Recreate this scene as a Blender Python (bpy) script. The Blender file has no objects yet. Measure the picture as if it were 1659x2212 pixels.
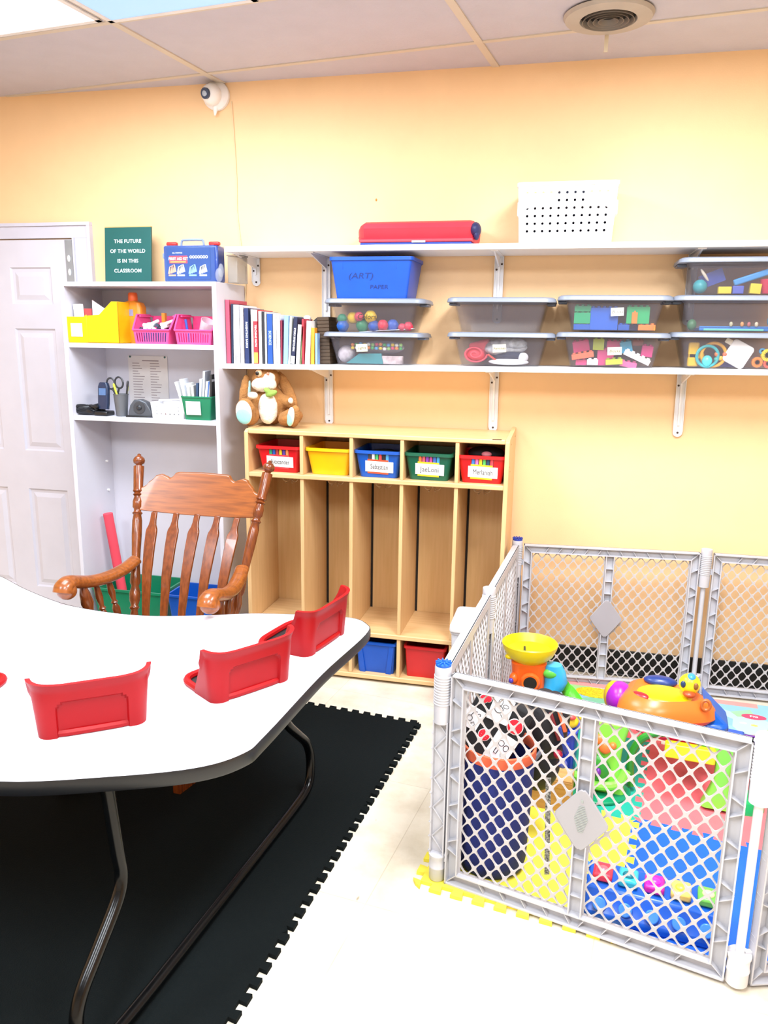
import bpy, bmesh, math, random
from mathutils import Vector, Matrix, Euler
random.seed(7)
R = math.radians
SC = bpy.context.scene
COL = SC.collection

# ------------------------------------------------------------------ camera
cam_d = bpy.data.cameras.new('camera')
cam = bpy.data.objects.new('camera', cam_d); COL.objects.link(cam)
right = Vector((0.97275247, 0.23143913, 0.01373202))
down = Vector((0.06373146, -0.20998011, -0.97562629))
fwd = Vector((-0.22291465, 0.94991804, -0.21900862))
up = -down
m = Matrix(((right.x, up.x, -fwd.x, 0), (right.y, up.y, -fwd.y, 0), (right.z, up.z, -fwd.z, 1.546), (0, 0, 0, 1)))
cam.matrix_world = m
cam_d.sensor_fit = 'HORIZONTAL'; cam_d.sensor_width = 36
cam_d.lens = 1700 / 1659 * 36
cam_d.clip_start = 0.02
SC.camera = cam
# ------------------------------------------------------------------ world, exposure
w = bpy.data.worlds.new('world'); SC.world = w; w.use_nodes = True
w.node_tree.nodes['Background'].inputs[0].default_value = (0.9, 0.93, 1, 1)
w.node_tree.nodes['Background'].inputs[1].default_value = 0.6
SC.view_settings.view_transform = 'Standard'; SC.view_settings.look = 'None'
SC.view_settings.gamma = 1; SC.view_settings.use_curve_mapping = False
SC.view_settings.exposure = 0.64
CEIL = 2.65; WALL = 3.62
GA = R(-7.1)                                   # ceiling grid is turned a little to the wall
GU = Vector((math.cos(GA), math.sin(GA), 0)); GV = Vector((-math.sin(GA), math.cos(GA), 0))
G0 = Vector((-0.433, 3.331, CEIL))
def gp(u, v, z=CEIL):
    p = G0 + GU * u + GV * v
    return Vector((p.x, p.y, z))
# troffers: (u0, u1, v0, v1, power, colour)
TROFF = [(-1.80, -1.24, -1.81, -0.64, 14, (0.72, 0.85, 1.0)),
         (-1.22, -0.61, -1.81, -0.62, 29, (0.84, 0.92, 1.0)),
         (0.62, 1.20, -1.81, -0.64, 56, (0.93, 0.96, 1.0)),
         (-1.80, -1.24, -4.25, -3.08, 40, (0.84, 0.91, 1.0)),
         (0.0, 0.58, -3.65, -2.48, 50, (0.88, 0.94, 1.0)),
         (1.85, 2.43, -3.65, -2.48, 40, (0.93, 0.95, 1.0))]

# ------------------------------------------------------------------ materials
MC = {}
def lin(h):
    h = h.lstrip('#'); o = []
    for i in (0, 2, 4):
        c = int(h[i:i + 2], 16) / 255
        o.append(c / 12.92 if c <= 0.04045 else ((c + 0.055) / 1.055) ** 2.4)
    return (*o, 1)
def M(h, rough=0.45, metal=0, var=0.06, scale=9, bump=0, bscale=60, alpha=1, emit=0, kind=None, h2=None, coat=0):
    key = (h, rough, metal, var, scale, bump, bscale, alpha, emit, kind, h2, coat)
    if key in MC: return MC[key]
    mt = bpy.data.materials.new('m_' + h.lstrip('#') + (kind or '')); mt.use_nodes = True
    nt = mt.node_tree; N = nt.nodes; L = nt.links
    p = N['Principled BSDF']
    p.inputs['Roughness'].default_value = rough; p.inputs['Metallic'].default_value = metal
    p.inputs['Alpha'].default_value = alpha
    p.inputs['Coat Weight'].default_value = coat
    tc = N.new('ShaderNodeTexCoord')
    nz = N.new('ShaderNodeTexNoise'); nz.inputs['Scale'].default_value = scale; nz.inputs['Detail'].default_value = 4
    rp = N.new('ShaderNodeMix'); rp.data_type = 'RGBA'
    c = lin(h)
    if h2: c2 = lin(h2)
    else: c2 = tuple(x * (1 - var * 2) for x in c[:3]) + (1,)
    rp.inputs[6].default_value = c; rp.inputs[7].default_value = c2
    fac = nz.outputs['Fac']
    if kind == 'wood':
        mp = N.new('ShaderNodeMapping'); mp.inputs['Scale'].default_value = (22, 22, 1.3)
        L.new(tc.outputs['Object'], mp.inputs['Vector']); L.new(mp.outputs['Vector'], nz.inputs['Vector'])
        nz.inputs['Scale'].default_value = scale / 3
    elif kind == 'woodx':
        mp = N.new('ShaderNodeMapping'); mp.inputs['Scale'].default_value = (1.3, 22, 22)
        L.new(tc.outputs['Object'], mp.inputs['Vector']); L.new(mp.outputs['Vector'], nz.inputs['Vector'])
        nz.inputs['Scale'].default_value = scale / 3
    else:
        L.new(tc.outputs['Object'], nz.inputs['Vector'])
    cr = N.new('ShaderNodeValToRGB'); cr.color_ramp.elements[0].position = 0.35; cr.color_ramp.elements[1].position = 0.68
    L.new(fac, cr.inputs['Fac']); L.new(cr.outputs['Color'], rp.inputs[0])
    L.new(rp.outputs[2], p.inputs['Base Color'])
    if bump:
        n2 = N.new('ShaderNodeTexNoise'); n2.inputs['Scale'].default_value = bscale; n2.inputs['Detail'].default_value = 5
        L.new(tc.outputs['Object'], n2.inputs['Vector'])
        b = N.new('ShaderNodeBump'); b.inputs['Strength'].default_value = bump; b.inputs['Distance'].default_value = 0.004
        L.new(n2.outputs['Fac'], b.inputs['Height']); L.new(b.outputs['Normal'], p.inputs['Normal'])
    if emit:
        p.inputs['Emission Color'].default_value = c; p.inputs['Emission Strength'].default_value = emit
    MC[key] = mt
    return mt

# ------------------------------------------------------------------ mesh builder
class B:
    def __init__(s): s.v = []; s.f = []
    def add(s, vs, fs):
        n = len(s.v); s.v += [Vector(a) for a in vs]; s.f += [tuple(i + n for i in f) for f in fs]; return s
    def box(s, x0, x1, y0, y1, z0, z1):
        return s.add([(x0, y0, z0), (x1, y0, z0), (x1, y1, z0), (x0, y1, z0), (x0, y0, z1), (x1, y0, z1), (x1, y1, z1), (x0, y1, z1)],
                     [(0, 3, 2, 1), (4, 5, 6, 7), (0, 1, 5, 4), (1, 2, 6, 5), (2, 3, 7, 6), (3, 0, 4, 7)])
    def obox(s, c, size, rot=(0, 0, 0)):
        mt = Matrix.Translation(c) @ Euler(rot).to_matrix().to_4x4()
        b = B().box(-size[0] / 2, size[0] / 2, -size[1] / 2, size[1] / 2, -size[2] / 2, size[2] / 2)
        return s.add([mt @ v for v in b.v], b.f)
    def rings(s, rs, cap=True, closed=True):
        n = len(rs[0]); vs = [p for r in rs for p in r]; fs = []
        for i in range(len(rs) - 1):
            for j in range(n if closed else n - 1):
                k = (j + 1) % n
                fs.append((i * n + j, i * n + k, (i + 1) * n + k, (i + 1) * n + j))
        if cap:
            fs.append(tuple(range(n))[::-1]); fs.append(tuple((len(rs) - 1) * n + j for j in range(n)))
        return s.add(vs, fs)
    def prism(s, poly, z0, z1):
        return s.rings([[(x, y, z0) for x, y in poly], [(x, y, z1) for x, y in poly]])
    def prismy(s, poly, y0, y1):            # outline in x,z extruded along y
        return s.rings([[(x, y1, z) for x, z in poly], [(x, y0, z) for x, z in poly]])
    def cyl(s, p, q, r0, r1=None, n=16, cap=True):
        return s.turn([(0, r0), (1, r0 if r1 is None else r1)], p, q, n, cap)
    def turn(s, prof, p, q, n=20, cap=True):  # turned profile (t,r) between p and q
        p = Vector(p); q = Vector(q); d = q - p
        a = d.normalized(); b = a.orthogonal().normalized(); c = a.cross(b)
        return s.rings([[p + d * t + (b * math.cos(2 * math.pi * j / n) + c * math.sin(2 * math.pi * j / n)) * max(r, 1e-5)
                         for j in range(n)] for t, r in prof], cap)
    def lathe(s, prof, c=(0, 0, 0), n=24, cap=True, sx=1, sy=1):  # (r,z)
        return s.rings([[(c[0] + sx * r * math.cos(2 * math.pi * j / n), c[1] + sy * r * math.sin(2 * math.pi * j / n), c[2] + z) for j in range(n)] for r, z in prof], cap)
    def tube(s, pts, r, n=10, cap=True, flat=None):
        pts = [Vector(p) for p in pts]; rs = []
        rr = r if isinstance(r, (list, tuple)) else [r] * len(pts)
        t = (pts[1] - pts[0]).normalized(); b = t.orthogonal().normalized()
        if flat: b = Vector(flat[0]); b = (b - t * b.dot(t)).normalized()
        for i, p in enumerate(pts):
            t = (pts[min(i + 1, len(pts) - 1)] - pts[max(i - 1, 0)]).normalized()
            b = (b - t * b.dot(t)).normalized(); c = t.cross(b)
            k = flat[1] if flat else 1
            rs.append([p + (b * math.cos(2 * math.pi * j / n) * k + c * math.sin(2 * math.pi * j / n)) * rr[i] for j in range(n)])
        return s.rings(rs, cap)
    def ell(s, c, r, n=20, m=12, rot=None):
        c = Vector(c); rs = []
        E_ = Euler(rot).to_matrix() if rot else Matrix.Identity(3)
        for i in range(1, m):
            a = math.pi * i / m
            rs.append([c + E_ @ Vector((r[0] * math.sin(a) * math.cos(2 * math.pi * j / n), r[1] * math.sin(a) * math.sin(2 * math.pi * j / n), -r[2] * math.cos(a))) for j in range(n)])
        return s.rings(rs)
    def rrect(s, x0, x1, y0, y1, r, k=5):
        o = []
        for cx, cy, a0 in ((x1 - r, y0 + r, -90), (x1 - r, y1 - r, 0), (x0 + r, y1 - r, 90), (x0 + r, y0 + r, 180)):
            for i in range(k + 1):
                a = R(a0 + 90 * i / k); o.append((cx + r * math.cos(a), cy + r * math.sin(a)))
        return o
    def tub(s, w0, d0, w1, d1, h, r=0.015, t=0.003, rim=0.008, rimh=0.008, z=0, c=(0, 0)):
        def rr(w, d, zz, q): return [(c[0] + x, c[1] + y, zz) for x, y in s.rrect(-w / 2, w / 2, -d / 2, d / 2, q)]
        rs = [rr(w0, d0, z, r), rr(w1, d1, z + h - rimh, r), rr(w1 + 2 * rim, d1 + 2 * rim, z + h - rimh, r + rim), rr(w1 + 2 * rim, d1 + 2 * rim, z + h, r + rim),
              rr(w1 - 2 * t, d1 - 2 * t, z + h, r), rr(w0 - 2 * t, d0 - 2 * t, z + t, r)]
        return s.rings(rs)
    def obj(s, name, mat, parent=None, bevel=0, smooth=35, loc=None, rot=None, seg=2, mods=None):
        me = bpy.data.meshes.new(name); me.from_pydata([tuple(v) for v in s.v], [], s.f)
        bm = bmesh.new(); bm.from_mesh(me); bmesh.ops.recalc_face_normals(bm, faces=bm.faces); bm.to_mesh(me); bm.free()
        me.materials.append(mat); return mkobj(name, me, parent, bevel, smooth, loc, rot, seg)
def mkobj(name, me, parent=None, bevel=0, smooth=35, loc=None, rot=None, seg=2):
    o = bpy.data.objects.new(name, me); COL.objects.link(o)
    if smooth:
        me.shade_smooth(); me.set_sharp_from_angle(angle=R(smooth))
    if bevel:
        md = o.modifiers.new('bevel', 'BEVEL'); md.width = bevel; md.segments = seg; md.limit_method = 'ANGLE'; md.angle_limit = R(40)
        md.harden_normals = False
    if parent: o.parent = parent
    if loc: o.location = loc
    if rot: o.rotation_euler = rot
    return o
def tag(o, label=None, cat=None, group=None, kind=None):
    if label: o['label'] = label
    if cat: o['category'] = cat
    if group: o['group'] = group
    if kind: o['kind'] = kind
    return o
def thing(name, loc, label, cat, group=None, rot=0):
    o = bpy.data.objects.new(name, None); COL.objects.link(o); o.location = loc
    o.rotation_euler = rot if isinstance(rot, tuple) else (0, 0, rot)
    o.empty_display_size = 0.05
    return tag(o, label, cat, group)
def struct(name, b, mat, **k):
    return tag(b.obj(name, mat, **k), kind='structure')
def kids(o): return [c for c in bpy.data.objects if c.parent == o]
def dup(o, parent=None):
    c = o.copy(); COL.objects.link(c); c.parent = parent
    for ch in kids(o): dup(ch, c)
    return c
def text(body, size, mat, parent, loc, rot=(R(90), 0, 0), name='lettering', ext=0.0004, align='CENTER', sx=1, shear=0, sp=1, off=0):
    cu = bpy.data.curves.new(name, 'FONT'); cu.body = body; cu.size = size; cu.align_x = align; cu.align_y = 'CENTER'
    cu.extrude = ext; cu.shear = shear; cu.space_character = sp; cu.resolution_u = 3; cu.offset = off
    t = bpy.data.objects.new('t', cu); COL.objects.link(t)
    me = bpy.data.meshes.new_from_object(t, depsgraph=bpy.context.evaluated_depsgraph_get())
    bpy.data.objects.remove(t); bpy.data.curves.remove(cu)
    for v in me.vertices: v.co.x *= sx
    me.materials.clear(); me.materials.append(mat)
    return mkobj(name, me, parent, smooth=0, loc=loc, rot=rot)
def holes(outer, hs, th):
    """flat sheet in x,y with holes, thickness th, as a mesh"""
    cu = bpy.data.curves.new('c', 'CURVE'); cu.dimensions = '2D'; cu.fill_mode = 'BOTH'; cu.extrude = th / 2
    for poly in [outer] + hs:
        sp = cu.splines.new('POLY'); sp.points.add(len(poly) - 1); sp.use_cyclic_u = True
        for i, (x, y) in enumerate(poly): sp.points[i].co = (x, y, 0, 1)
    t = bpy.data.objects.new('t', cu); COL.objects.link(t)
    me = bpy.data.meshes.new_from_object(t, depsgraph=bpy.context.evaluated_depsgraph_get())
    bpy.data.objects.remove(t); bpy.data.curves.remove(cu)
    return me
def standup(me):                              # x,y sheet -> x,z sheet
    for v in me.vertices: v.co = Vector((v.co.x, -v.co.z, v.co.y))
    return me
def smoothpts(pts, n=6, closed=False):
    P = [Vector(p) for p in pts]; out = []; N_ = len(P)
    rng = range(N_ if closed else N_ - 1)
    for i in rng:
        g = (lambda k: P[k % N_]) if closed else (lambda k: P[min(max(k, 0), N_ - 1)])
        p0, p1, p2, p3 = g(i - 1), g(i), g(i + 1), g(i + 2)
        for j in range(n):
            t = j / n
            out.append(0.5 * ((2 * p1) + (p2 - p0) * t + (2 * p0 - 5 * p1 + 4 * p2 - p3) * t * t + (3 * p1 - p0 - 3 * p2 + p3) * t ** 3))
    if not closed: out.append(P[-1])
    return out

WHITE = M('#f4f2f0', 0.4); WHT = M('#ffffff', 0.35, var=0.01); BLACKP = M('#15181c', 0.35)
PAPER = M('#fbfaf6', 0.8, var=0.02); INK = M('#1a1a1c', 0.7)

# ------------------------------------------------------------------ room
def floor_mat():
    mt = M('#e6dfcf', 0.32, kind='floor'); nt = mt.node_tree; N = nt.nodes; L = nt.links
    p = N['Principled BSDF']; tc = N.new('ShaderNodeTexCoord')
    mp = N.new('ShaderNodeMapping'); mp.inputs['Rotation'].default_value = (0, 0, R(7)); mp.inputs['Location'].default_value = (0.08, 0.06, 0)
    L.new(tc.outputs['Object'], mp.inputs['Vector'])
    br = N.new('ShaderNodeTexBrick'); br.offset = 0; br.inputs['Scale'].default_value = 1; br.inputs['Brick Width'].default_value = 0.61
    br.inputs['Row Height'].default_value = 0.61; br.inputs['Mortar Size'].default_value = 0.0016; br.inputs['Mortar Smooth'].default_value = 0.4
    br.inputs['Color1'].default_value = lin('#e2dac8'); br.inputs['Color2'].default_value = lin('#ddd5c3'); br.inputs['Mortar'].default_value = lin('#cbc1ac')
    L.new(mp.outputs['Vector'], br.inputs['Vector'])
    nz = N.new('ShaderNodeTexNoise'); nz.inputs['Scale'].default_value = 5; nz.inputs['Detail'].default_value = 9; nz.inputs['Roughness'].default_value = 0.65
    L.new(tc.outputs['Object'], nz.inputs['Vector'])
    cr = N.new('ShaderNodeValToRGB'); cr.color_ramp.elements[0].position = 0.32; cr.color_ramp.elements[0].color = lin('#cfc5b0'); cr.color_ramp.elements[1].position = 0.6
    L.new(nz.outputs['Fac'], cr.inputs['Fac'])
    mx = N.new('ShaderNodeMix'); mx.data_type = 'RGBA'; mx.blend_type = 'MULTIPLY'; mx.inputs[0].default_value = 0.55
    L.new(br.outputs['Color'], mx.inputs[6]); L.new(cr.outputs['Color'], mx.inputs[7])
    # scuffs
    n3 = N.new('ShaderNodeTexNoise'); n3.inputs['Scale'].default_value = 23; n3.inputs['Detail'].default_value = 2
    mp3 = N.new('ShaderNodeMapping'); mp3.inputs['Scale'].default_value = (1, 0.35, 1); mp3.inputs['Rotation'].default_value = (0, 0, R(30))
    L.new(tc.outputs['Object'], mp3.inputs['Vector']); L.new(mp3.outputs['Vector'], n3.inputs['Vector'])
    c3 = N.new('ShaderNodeValToRGB'); c3.color_ramp.elements[0].position = 0.745; c3.color_ramp.elements[0].color = (1, 1, 1, 1)
    c3.color_ramp.elements[1].position = 0.80; c3.color_ramp.elements[1].color = lin('#8d8068')
    L.new(n3.outputs['Fac'], c3.inputs['Fac'])
    m2 = N.new('ShaderNodeMix'); m2.data_type = 'RGBA'; m2.blend_type = 'MULTIPLY'; m2.inputs[0].default_value = 1
    L.new(mx.outputs[2], m2.inputs[6]); L.new(c3.outputs['Color'], m2.inputs[7]); L.new(m2.outputs[2], p.inputs['Base Color'])
    return mt
X0, X1, Y0 = -3.9, 3.3, -2.6
struct('floor', B().box(X0 - .1, X1 + .1, Y0 - .1, WALL + .1, -0.1, 0), floor_mat(), smooth=0)
wallm = M('#f3cb9a', 0.55, var=0.015, bump=0.08, bscale=220)
struct('wall_back', B().box(X0 - .1, X1 + .1, WALL, WALL + .1, 0, CEIL), wallm, smooth=0)
struct('wall_left', B().box(X0 - .1, X0, Y0, WALL, 0, CEIL), wallm, smooth=0)
struct('wall_right', B().box(X1, X1 + .1, Y0, WALL, 0, CEIL), wallm, smooth=0)
struct('wall_front', B().box(X0 - .1, X1 + .1, Y0 - .1, Y0, 0, CEIL), M('#efe2cf', 0.6), smooth=0)
ceilm = M('#c3bfc9', 0.85, var=0.02, bump=0.5, bscale=90)
struct('ceiling', B().box(X0 - .1, X1 + .1, Y0 - .1, WALL + .1, CEIL, CEIL + .08), ceilm, smooth=0)
cb = B()
def bar(a, b, wd=0.024, h=0.004):
    a = Vector(a); b = Vector(b); d = (b - a).normalized(); n = Vector((-d.y, d.x, 0)) * wd / 2
    cb.rings([[a + n, a - n, a - n - Vector((0, 0, h)), a + n - Vector((0, 0, h))], [b + n, b - n, b - n - Vector((0, 0, h)), b + n - Vector((0, 0, h))]])
def clipseg(a, b):                            # clip to the room rectangle
    t0, t1 = 0.0, 1.0; d = b - a
    for k, lo, hi in ((0, X0, X1), (1, Y0, WALL)):
        if abs(d[k]) < 1e-9: continue
        ta, tb = sorted(((lo - a[k]) / d[k], (hi - a[k]) / d[k])); t0 = max(t0, ta); t1 = min(t1, tb)
    return (a + d * t0, a + d * t1) if t1 > t0 else None
for i in range(-12, 3):
    s_ = clipseg(gp(-5, i * 0.61), gp(6, i * 0.61))
    if s_: bar(*s_)
for i in range(-4, 5):
    s_ = clipseg(gp(i * 1.22, -8), gp(i * 1.22, 3))
    if s_: bar(*s_, wd=0.03, h=0.005)
struct('trim_1', cb, M('#cfc4b4', 0.6, var=0.02), smooth=0)
struct('baseboard_back', B().box(-2.25, X1, WALL - 0.008, WALL, 0, 0.125).box(-2.25, X1, WALL - 0.016, WALL, 0, 0.012), M('#16181a', 0.4), bevel=0.003)
# wall paint chip
# ceiling lights
for i, (u0, u1, v0, v1, pw, col) in enumerate(TROFF):
    cx = gp((u0 + u1) / 2, (v0 + v1) / 2)
    lab = ['bright white ceiling light panel in the upper left corner', 'pale blue covered ceiling light panel above the door side',
           'white ceiling light panel above the playpen', 'white ceiling light panel behind the viewer on the left',
           'white ceiling light panel over the open floor', 'white ceiling light panel near the right wall'][i]
    t = thing('ceiling_light', cx, lab, 'light', 'recessed ceiling lights', rot=GA)
    hw, hd = (u1 - u0) / 2, (v1 - v0) / 2
    f = B()
    for a in ((-hw, -hw + .02, -hd, hd), (hw - .02, hw, -hd, hd), (-hw, hw, -hd, -hd + .02), (-hw, hw, hd - .02, hd)):
        f.box(*a, -0.009, -0.004)
    f.obj('frame', M('#e9e9ea', 0.5), t, smooth=0)
    dm = M('#8fb6e8', 0.5, emit=0.55, var=0.01) if i == 1 else M('#f4f8ff', 0.5, emit=2.2, var=0.01)
    B().box(-hw + .02, hw - .02, -hd + .02, hd - .02, -0.007, -0.005).obj('diffuser', dm, t, smooth=0)
    ld = bpy.data.lights.new('light_tube', 'AREA'); ld.shape = 'RECTANGLE'; ld.size = hw * 2 - 0.08; ld.size_y = hd * 2 - 0.08
    ld.energy = pw; ld.color = col
    lo = bpy.data.objects.new('light_tube', ld); COL.objects.link(lo); lo.parent = t; lo.location = (0, 0, -0.012)

# ceiling vent
t = thing('ceiling_vent', (0.04, 3.15, CEIL - .006), 'round white ceiling air diffuser with dark louvre rings', 'vent')
B().lathe([(0.092, -0.003), (0.098, -0.016), (0.148, -0.012), (0.155, 0.0)], n=40, cap=False).obj('flange', M('#b5aca2', 0.5), t)
B().lathe([(0.09, -0.002), (0.088, -0.001)], n=32).obj('duct', M('#0c0e12', 0.8), t)
for r in (0.026, 0.044, 0.062, 0.08):
    B().lathe([(r + .002, -0.004), (r + .009, -0.020), (r + .0075, -0.020), (r, -0.004)], n=36, cap=False).obj('louvre_ring', M('#7d756e', 0.5), t)
t2 = B().box(-.007, .007, -.001, .001, -.075, 0).obj('paper_streamer', M('#d8c8ae', 0.8))
t2.location = (0.04, 3.30, CEIL); tag(t2, 'small tan paper strip hanging below the round ceiling vent', 'streamer')

# door in the back wall
dm = M('#cdccd8', 0.4, var=0.02)
dx0, dx1, dz = -3.30, -2.435, 1.985
door = B()
cells = []
for xa, xb in ((-3.17, -2.935), (-2.805, -2.57)):
    for za, zb in ((0.17, 0.72), (0.925, 1.555), (1.675, 1.855)): cells.append((xa, xb, za, zb))
xs = sorted({dx0, dx1} | {c[0] for c in cells} | {c[1] for c in cells}); zs = sorted({0.008, dz} | {c[2] for c in cells} | {c[3] for c in cells})
yf = WALL - 0.022
for i in range(len(xs) - 1):
    for j in range(len(zs) - 1):
        a, b_, c, d = xs[i], xs[i + 1], zs[j], zs[j + 1]
        hit = any(abs(a - q[0]) < 1e-6 and abs(c - q[2]) < 1e-6 for q in cells)
        if not hit: door.add([(a, yf, c), (b_, yf, c), (b_, yf, d), (a, yf, d)], [(0, 1, 2, 3)])
        else:
            def rc(i_, y_): return [(a + i_, y_, c + i_), (b_ - i_, y_, c + i_), (b_ - i_, y_, d - i_), (a + i_, y_, d - i_)]
            door.rings([rc(0, yf), rc(0.008, yf + .009), rc(0.022, yf + .010), rc(0.045, yf + 0.002)], cap=False)
            q = rc(0.045, yf + .002); door.add(q, [(0, 1, 2, 3)])
door.box(dx0, dx1, yf + .011, WALL - .002, 0.008, dz)
dob = tag(door.obj('door_1', dm, smooth=20), kind='structure')
B().box(-2.478, -2.438, WALL - .026, WALL - .0215, 1.70, 1.982).obj('strap_plate', M('#9aa0a6', 0.4, metal=0.3), dob)
for zz in (1.765, 1.83, 1.895):
    B().ell((-2.459, WALL - .028, zz), (0.008, 0.003, 0.016)).obj('strap_knob', WHT, dob)
B().lathe([(0.012, 0), (0.012, .03), (0.028, .05), (0.022, .075), (0.0, .08)]).obj('door_handle', M('#b9b39f', 0.3, metal=0.9), dob, loc=(-3.235, yf - .001, 0.95), rot=(R(90), 0, 0))
fr = B()
fr.box(-2.434, -2.425, WALL - .03, WALL - .0005, 0, 1.9915).box(-2.4245, -2.3525, WALL - .02, WALL - .0005, 0, 1.9915)
fr.box(-2.352, -2.335, WALL - .028, WALL - .0005, 0, 2.049)
fr.box(-3.40, -2.3525, WALL - .02, WALL - .0005, 1.992, 2.049).box(-3.40, -2.335, WALL - .028, WALL - .0005, 2.0495, 2.065)
fr.box(-3.40, -3.305, WALL - .02, WALL - .0005, 0, 1.9915)
struct('trim_2', fr, M('#c9c8d6', 0.45, var=0.02), smooth=0)

# security camera and its wire
t = thing('security_camera', (-1.655, WALL - .001, 2.595), 'white dome security camera at the top of the orange wall', 'camera')
B().turn([(0, .062), (.35, .062), (.6, .052), (1, .03)], (0, 0, 0), (0, -0.05, 0), 28).obj('mount', WHITE, t)
B().ell((-0.004, -0.05, -0.005), (.045, .045, .045), 24, 16).obj('ball', WHITE, t)
B().turn([(0, .023), (1, .023)], (-.012, -0.088, -.010), (-.015, -0.098, -.012), 20).obj('lens_ring', M('#3b4a66', 0.3), t)
B().turn([(0, .012), (.5, .013), (1, .008)], (-.015, -0.097, -.012), (-.0155, -0.101, -.012), 16).obj('lens', M('#aeb8c6', 0.15), t)
B().turn([(0, .016), (1, .004)], (.0, -.02, -.045), (-.004, -.022, -.085), 12).obj('cable_gland', WHITE, t)
wp = [(-1.585, WALL - .004, 2.57), (-1.578, WALL - .004, 2.45), (-1.570, WALL - .004, 2.25), (-1.571, WALL - .004, 2.1), (-1.558, WALL - .004, 1.97), (-1.5535, WALL - .004, 1.93)]
wr = B().tube(smoothpts(wp, 5), 0.0022, 6).tube(smoothpts([(-1.553, WALL - .004, 1.925), (-1.540, WALL - .004, 1.86), (-1.536, WALL - .004, 1.76), (-1.541, WALL - .006, 1.68), (-1.538, WALL - .004, 1.45), (-1.536, WALL - .004, 1.2)], 5), 0.0028, 6)
tag(wr.obj('camera_wire', M('#e8cfa6', 0.5)), 'thin cream wire running down the wall from the security camera', 'wire')

# ------------------------------------------------------------------ white bookcase
BW = M('#d5d4de', 0.42, var=0.015)
bc = thing('bookcase', (-1.93, 3.30, 0), 'tall white open bookcase between the white door and the cubby locker', 'bookcase')
hx = 0.387
for s, nm in ((-1, 'side_panel'), (1, 'side_panel')):
    x = s * hx; a, b_ = (x, x + .02) if s < 0 else (x - .02, x)
    B().box(a, b_, 0, .315, 0, 1.765).obj(nm, BW, bc, bevel=0.0015)
B().box(-hx + .02, hx - .02, 0, .315, 1.745, 1.765).obj('top_panel', BW, bc, bevel=0.0015)
for z in (1.493, 1.155):
    B().box(-hx + .02, hx - .02, 0.008, .308, z - .022, z).obj('shelf', BW, bc, bevel=0.0015)
B().box(-hx + .02, hx - .02, 0.008, .308, 0.06, 0.08).obj('shelf', BW, bc, bevel=0.0015)
B().box(-hx + .02, hx - .02, .02, .035, 0, 0.06).obj('kick_board', BW, bc)
B().box(-hx + .02, hx - .02, .308, .313, 0.06, 1.745).obj('back_panel', BW, bc, smooth=0)
for z in (.43, .75, .9):
    B().cyl((-hx + .02, .25, z), (-hx + .03, .25, z), .006).obj('shelf_pin', WHT, bc)
Z1, Z2, Z3, Z0 = 1.493, 1.155, 1.765, 0.08

# poster sign leaning on the wall on top
t = thing('wall_sign', (-2.087, 3.50, Z3), 'dark teal motto sign with white lettering leaning on the wall on top of the bookcase', 'sign', rot=(R(-5), 0, 0))
B().box(-.121, .121, 0, .012, 0, .262).obj('board', M('#0a5753', 0.5, var=0.03), t, bevel=0.001)
B().box(-.121, .121, .001, .014, .262, .266).obj('edge_strip', M('#c7a564', 0.5), t)
for i, s_ in enumerate(('THE FUTURE', 'OF THE WORLD', 'IS IN THIS', 'CLASSROOM')):
    text(s_, .0235, M('#e8f4f1', 0.6, var=.01), t, (0, -.0006, .198 - i * .045), off=.0003, sp=1.08)

# first aid kit
t = thing('first_aid_kit', (-1.690, 3.36, Z3), 'blue plastic first aid case with red latches and clear front on the bookcase top', 'first aid kit')
B().box(-.130, .132, .0, .078, 0.002, .158).obj('case', M('#1c3f8c', 0.3, coat=.3), t, bevel=.008)
B().box(-.126, .120, -.007, -.002, .004, .160).obj('clear_front', M('#6c8cc0', 0.15, alpha=.12), t, bevel=.003)
B().box(-.112, .098, -.0022, .0003, .014, .146).obj('label_sheet', M('#123f86', 0.5), t)
lb = t
B().box(-.10, -.012, -.0032, -.0018, .082, .114).obj('red_banner', M('#d8343c', 0.5), t)
text('FIRST AID KIT', .0155, PAPER, t, (-.056, -.0036, .101), off=.0004)
B().box(-.095, -.02, -.0036, -.003, .085, .091).obj('yellow_strip', M('#e3a23d', 0.5), t)
text('ALL-PURPOSE', .008, PAPER, t, (-.06, -.0030, .126))
text('OOOOOOO', .017, PAPER, t, (.043, -.0030, .108), off=.0006, sx=.9)
for i, (x, c) in enumerate(((-.088, '#e8a27c'), (-.045, '#f6f6f2'), (.012, '#8ebfe6'), (.062, '#f4f4f8'))):
    b = B()
    for k in range(4): b.obox((x - .012 + k * .008, -.0028, .052 + .003 * k), (.010, .001, .032), (0, R(14 - 9 * k), 0))
    b.box(x - .018, x + .018, -.0034, -.003, .027, .034)
    b.obj('printed_supplies', M(c, 0.6), t)
for s in (-.098, .108):
    B().box(s - .028, s + .022, .02, .045, .159, .176).obj('latch', M('#d8302f', 0.35), t, bevel=.006)
B().tube(smoothpts([(-.055, .03, .158), (-.052, .03, .178), (-.04, .03, .184), (.04, .03, .184), (.052, .03, .178), (.055, .03, .158)], 3), .005, 8).obj('handle', M('#7d8fae', 0.3), t)
B().box(-.146, -.131, .02, .05, .105, .128).obj('side_clip', M('#7d8fae', 0.3), t, bevel=.004)
o = B().box(-.02, .03, 0, .09, 0, .115).box(-.024, .034, -.003, .094, .115, .122).obj('clear_container', M('#9d9b98', 0.25, alpha=.55), loc=(-1.512, 3.40, Z3), bevel=.004, rot=(0, 0, R(-8)))
tag(o, 'small clear grey plastic container beside the first aid case under the wall shelf end', 'container')
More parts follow.
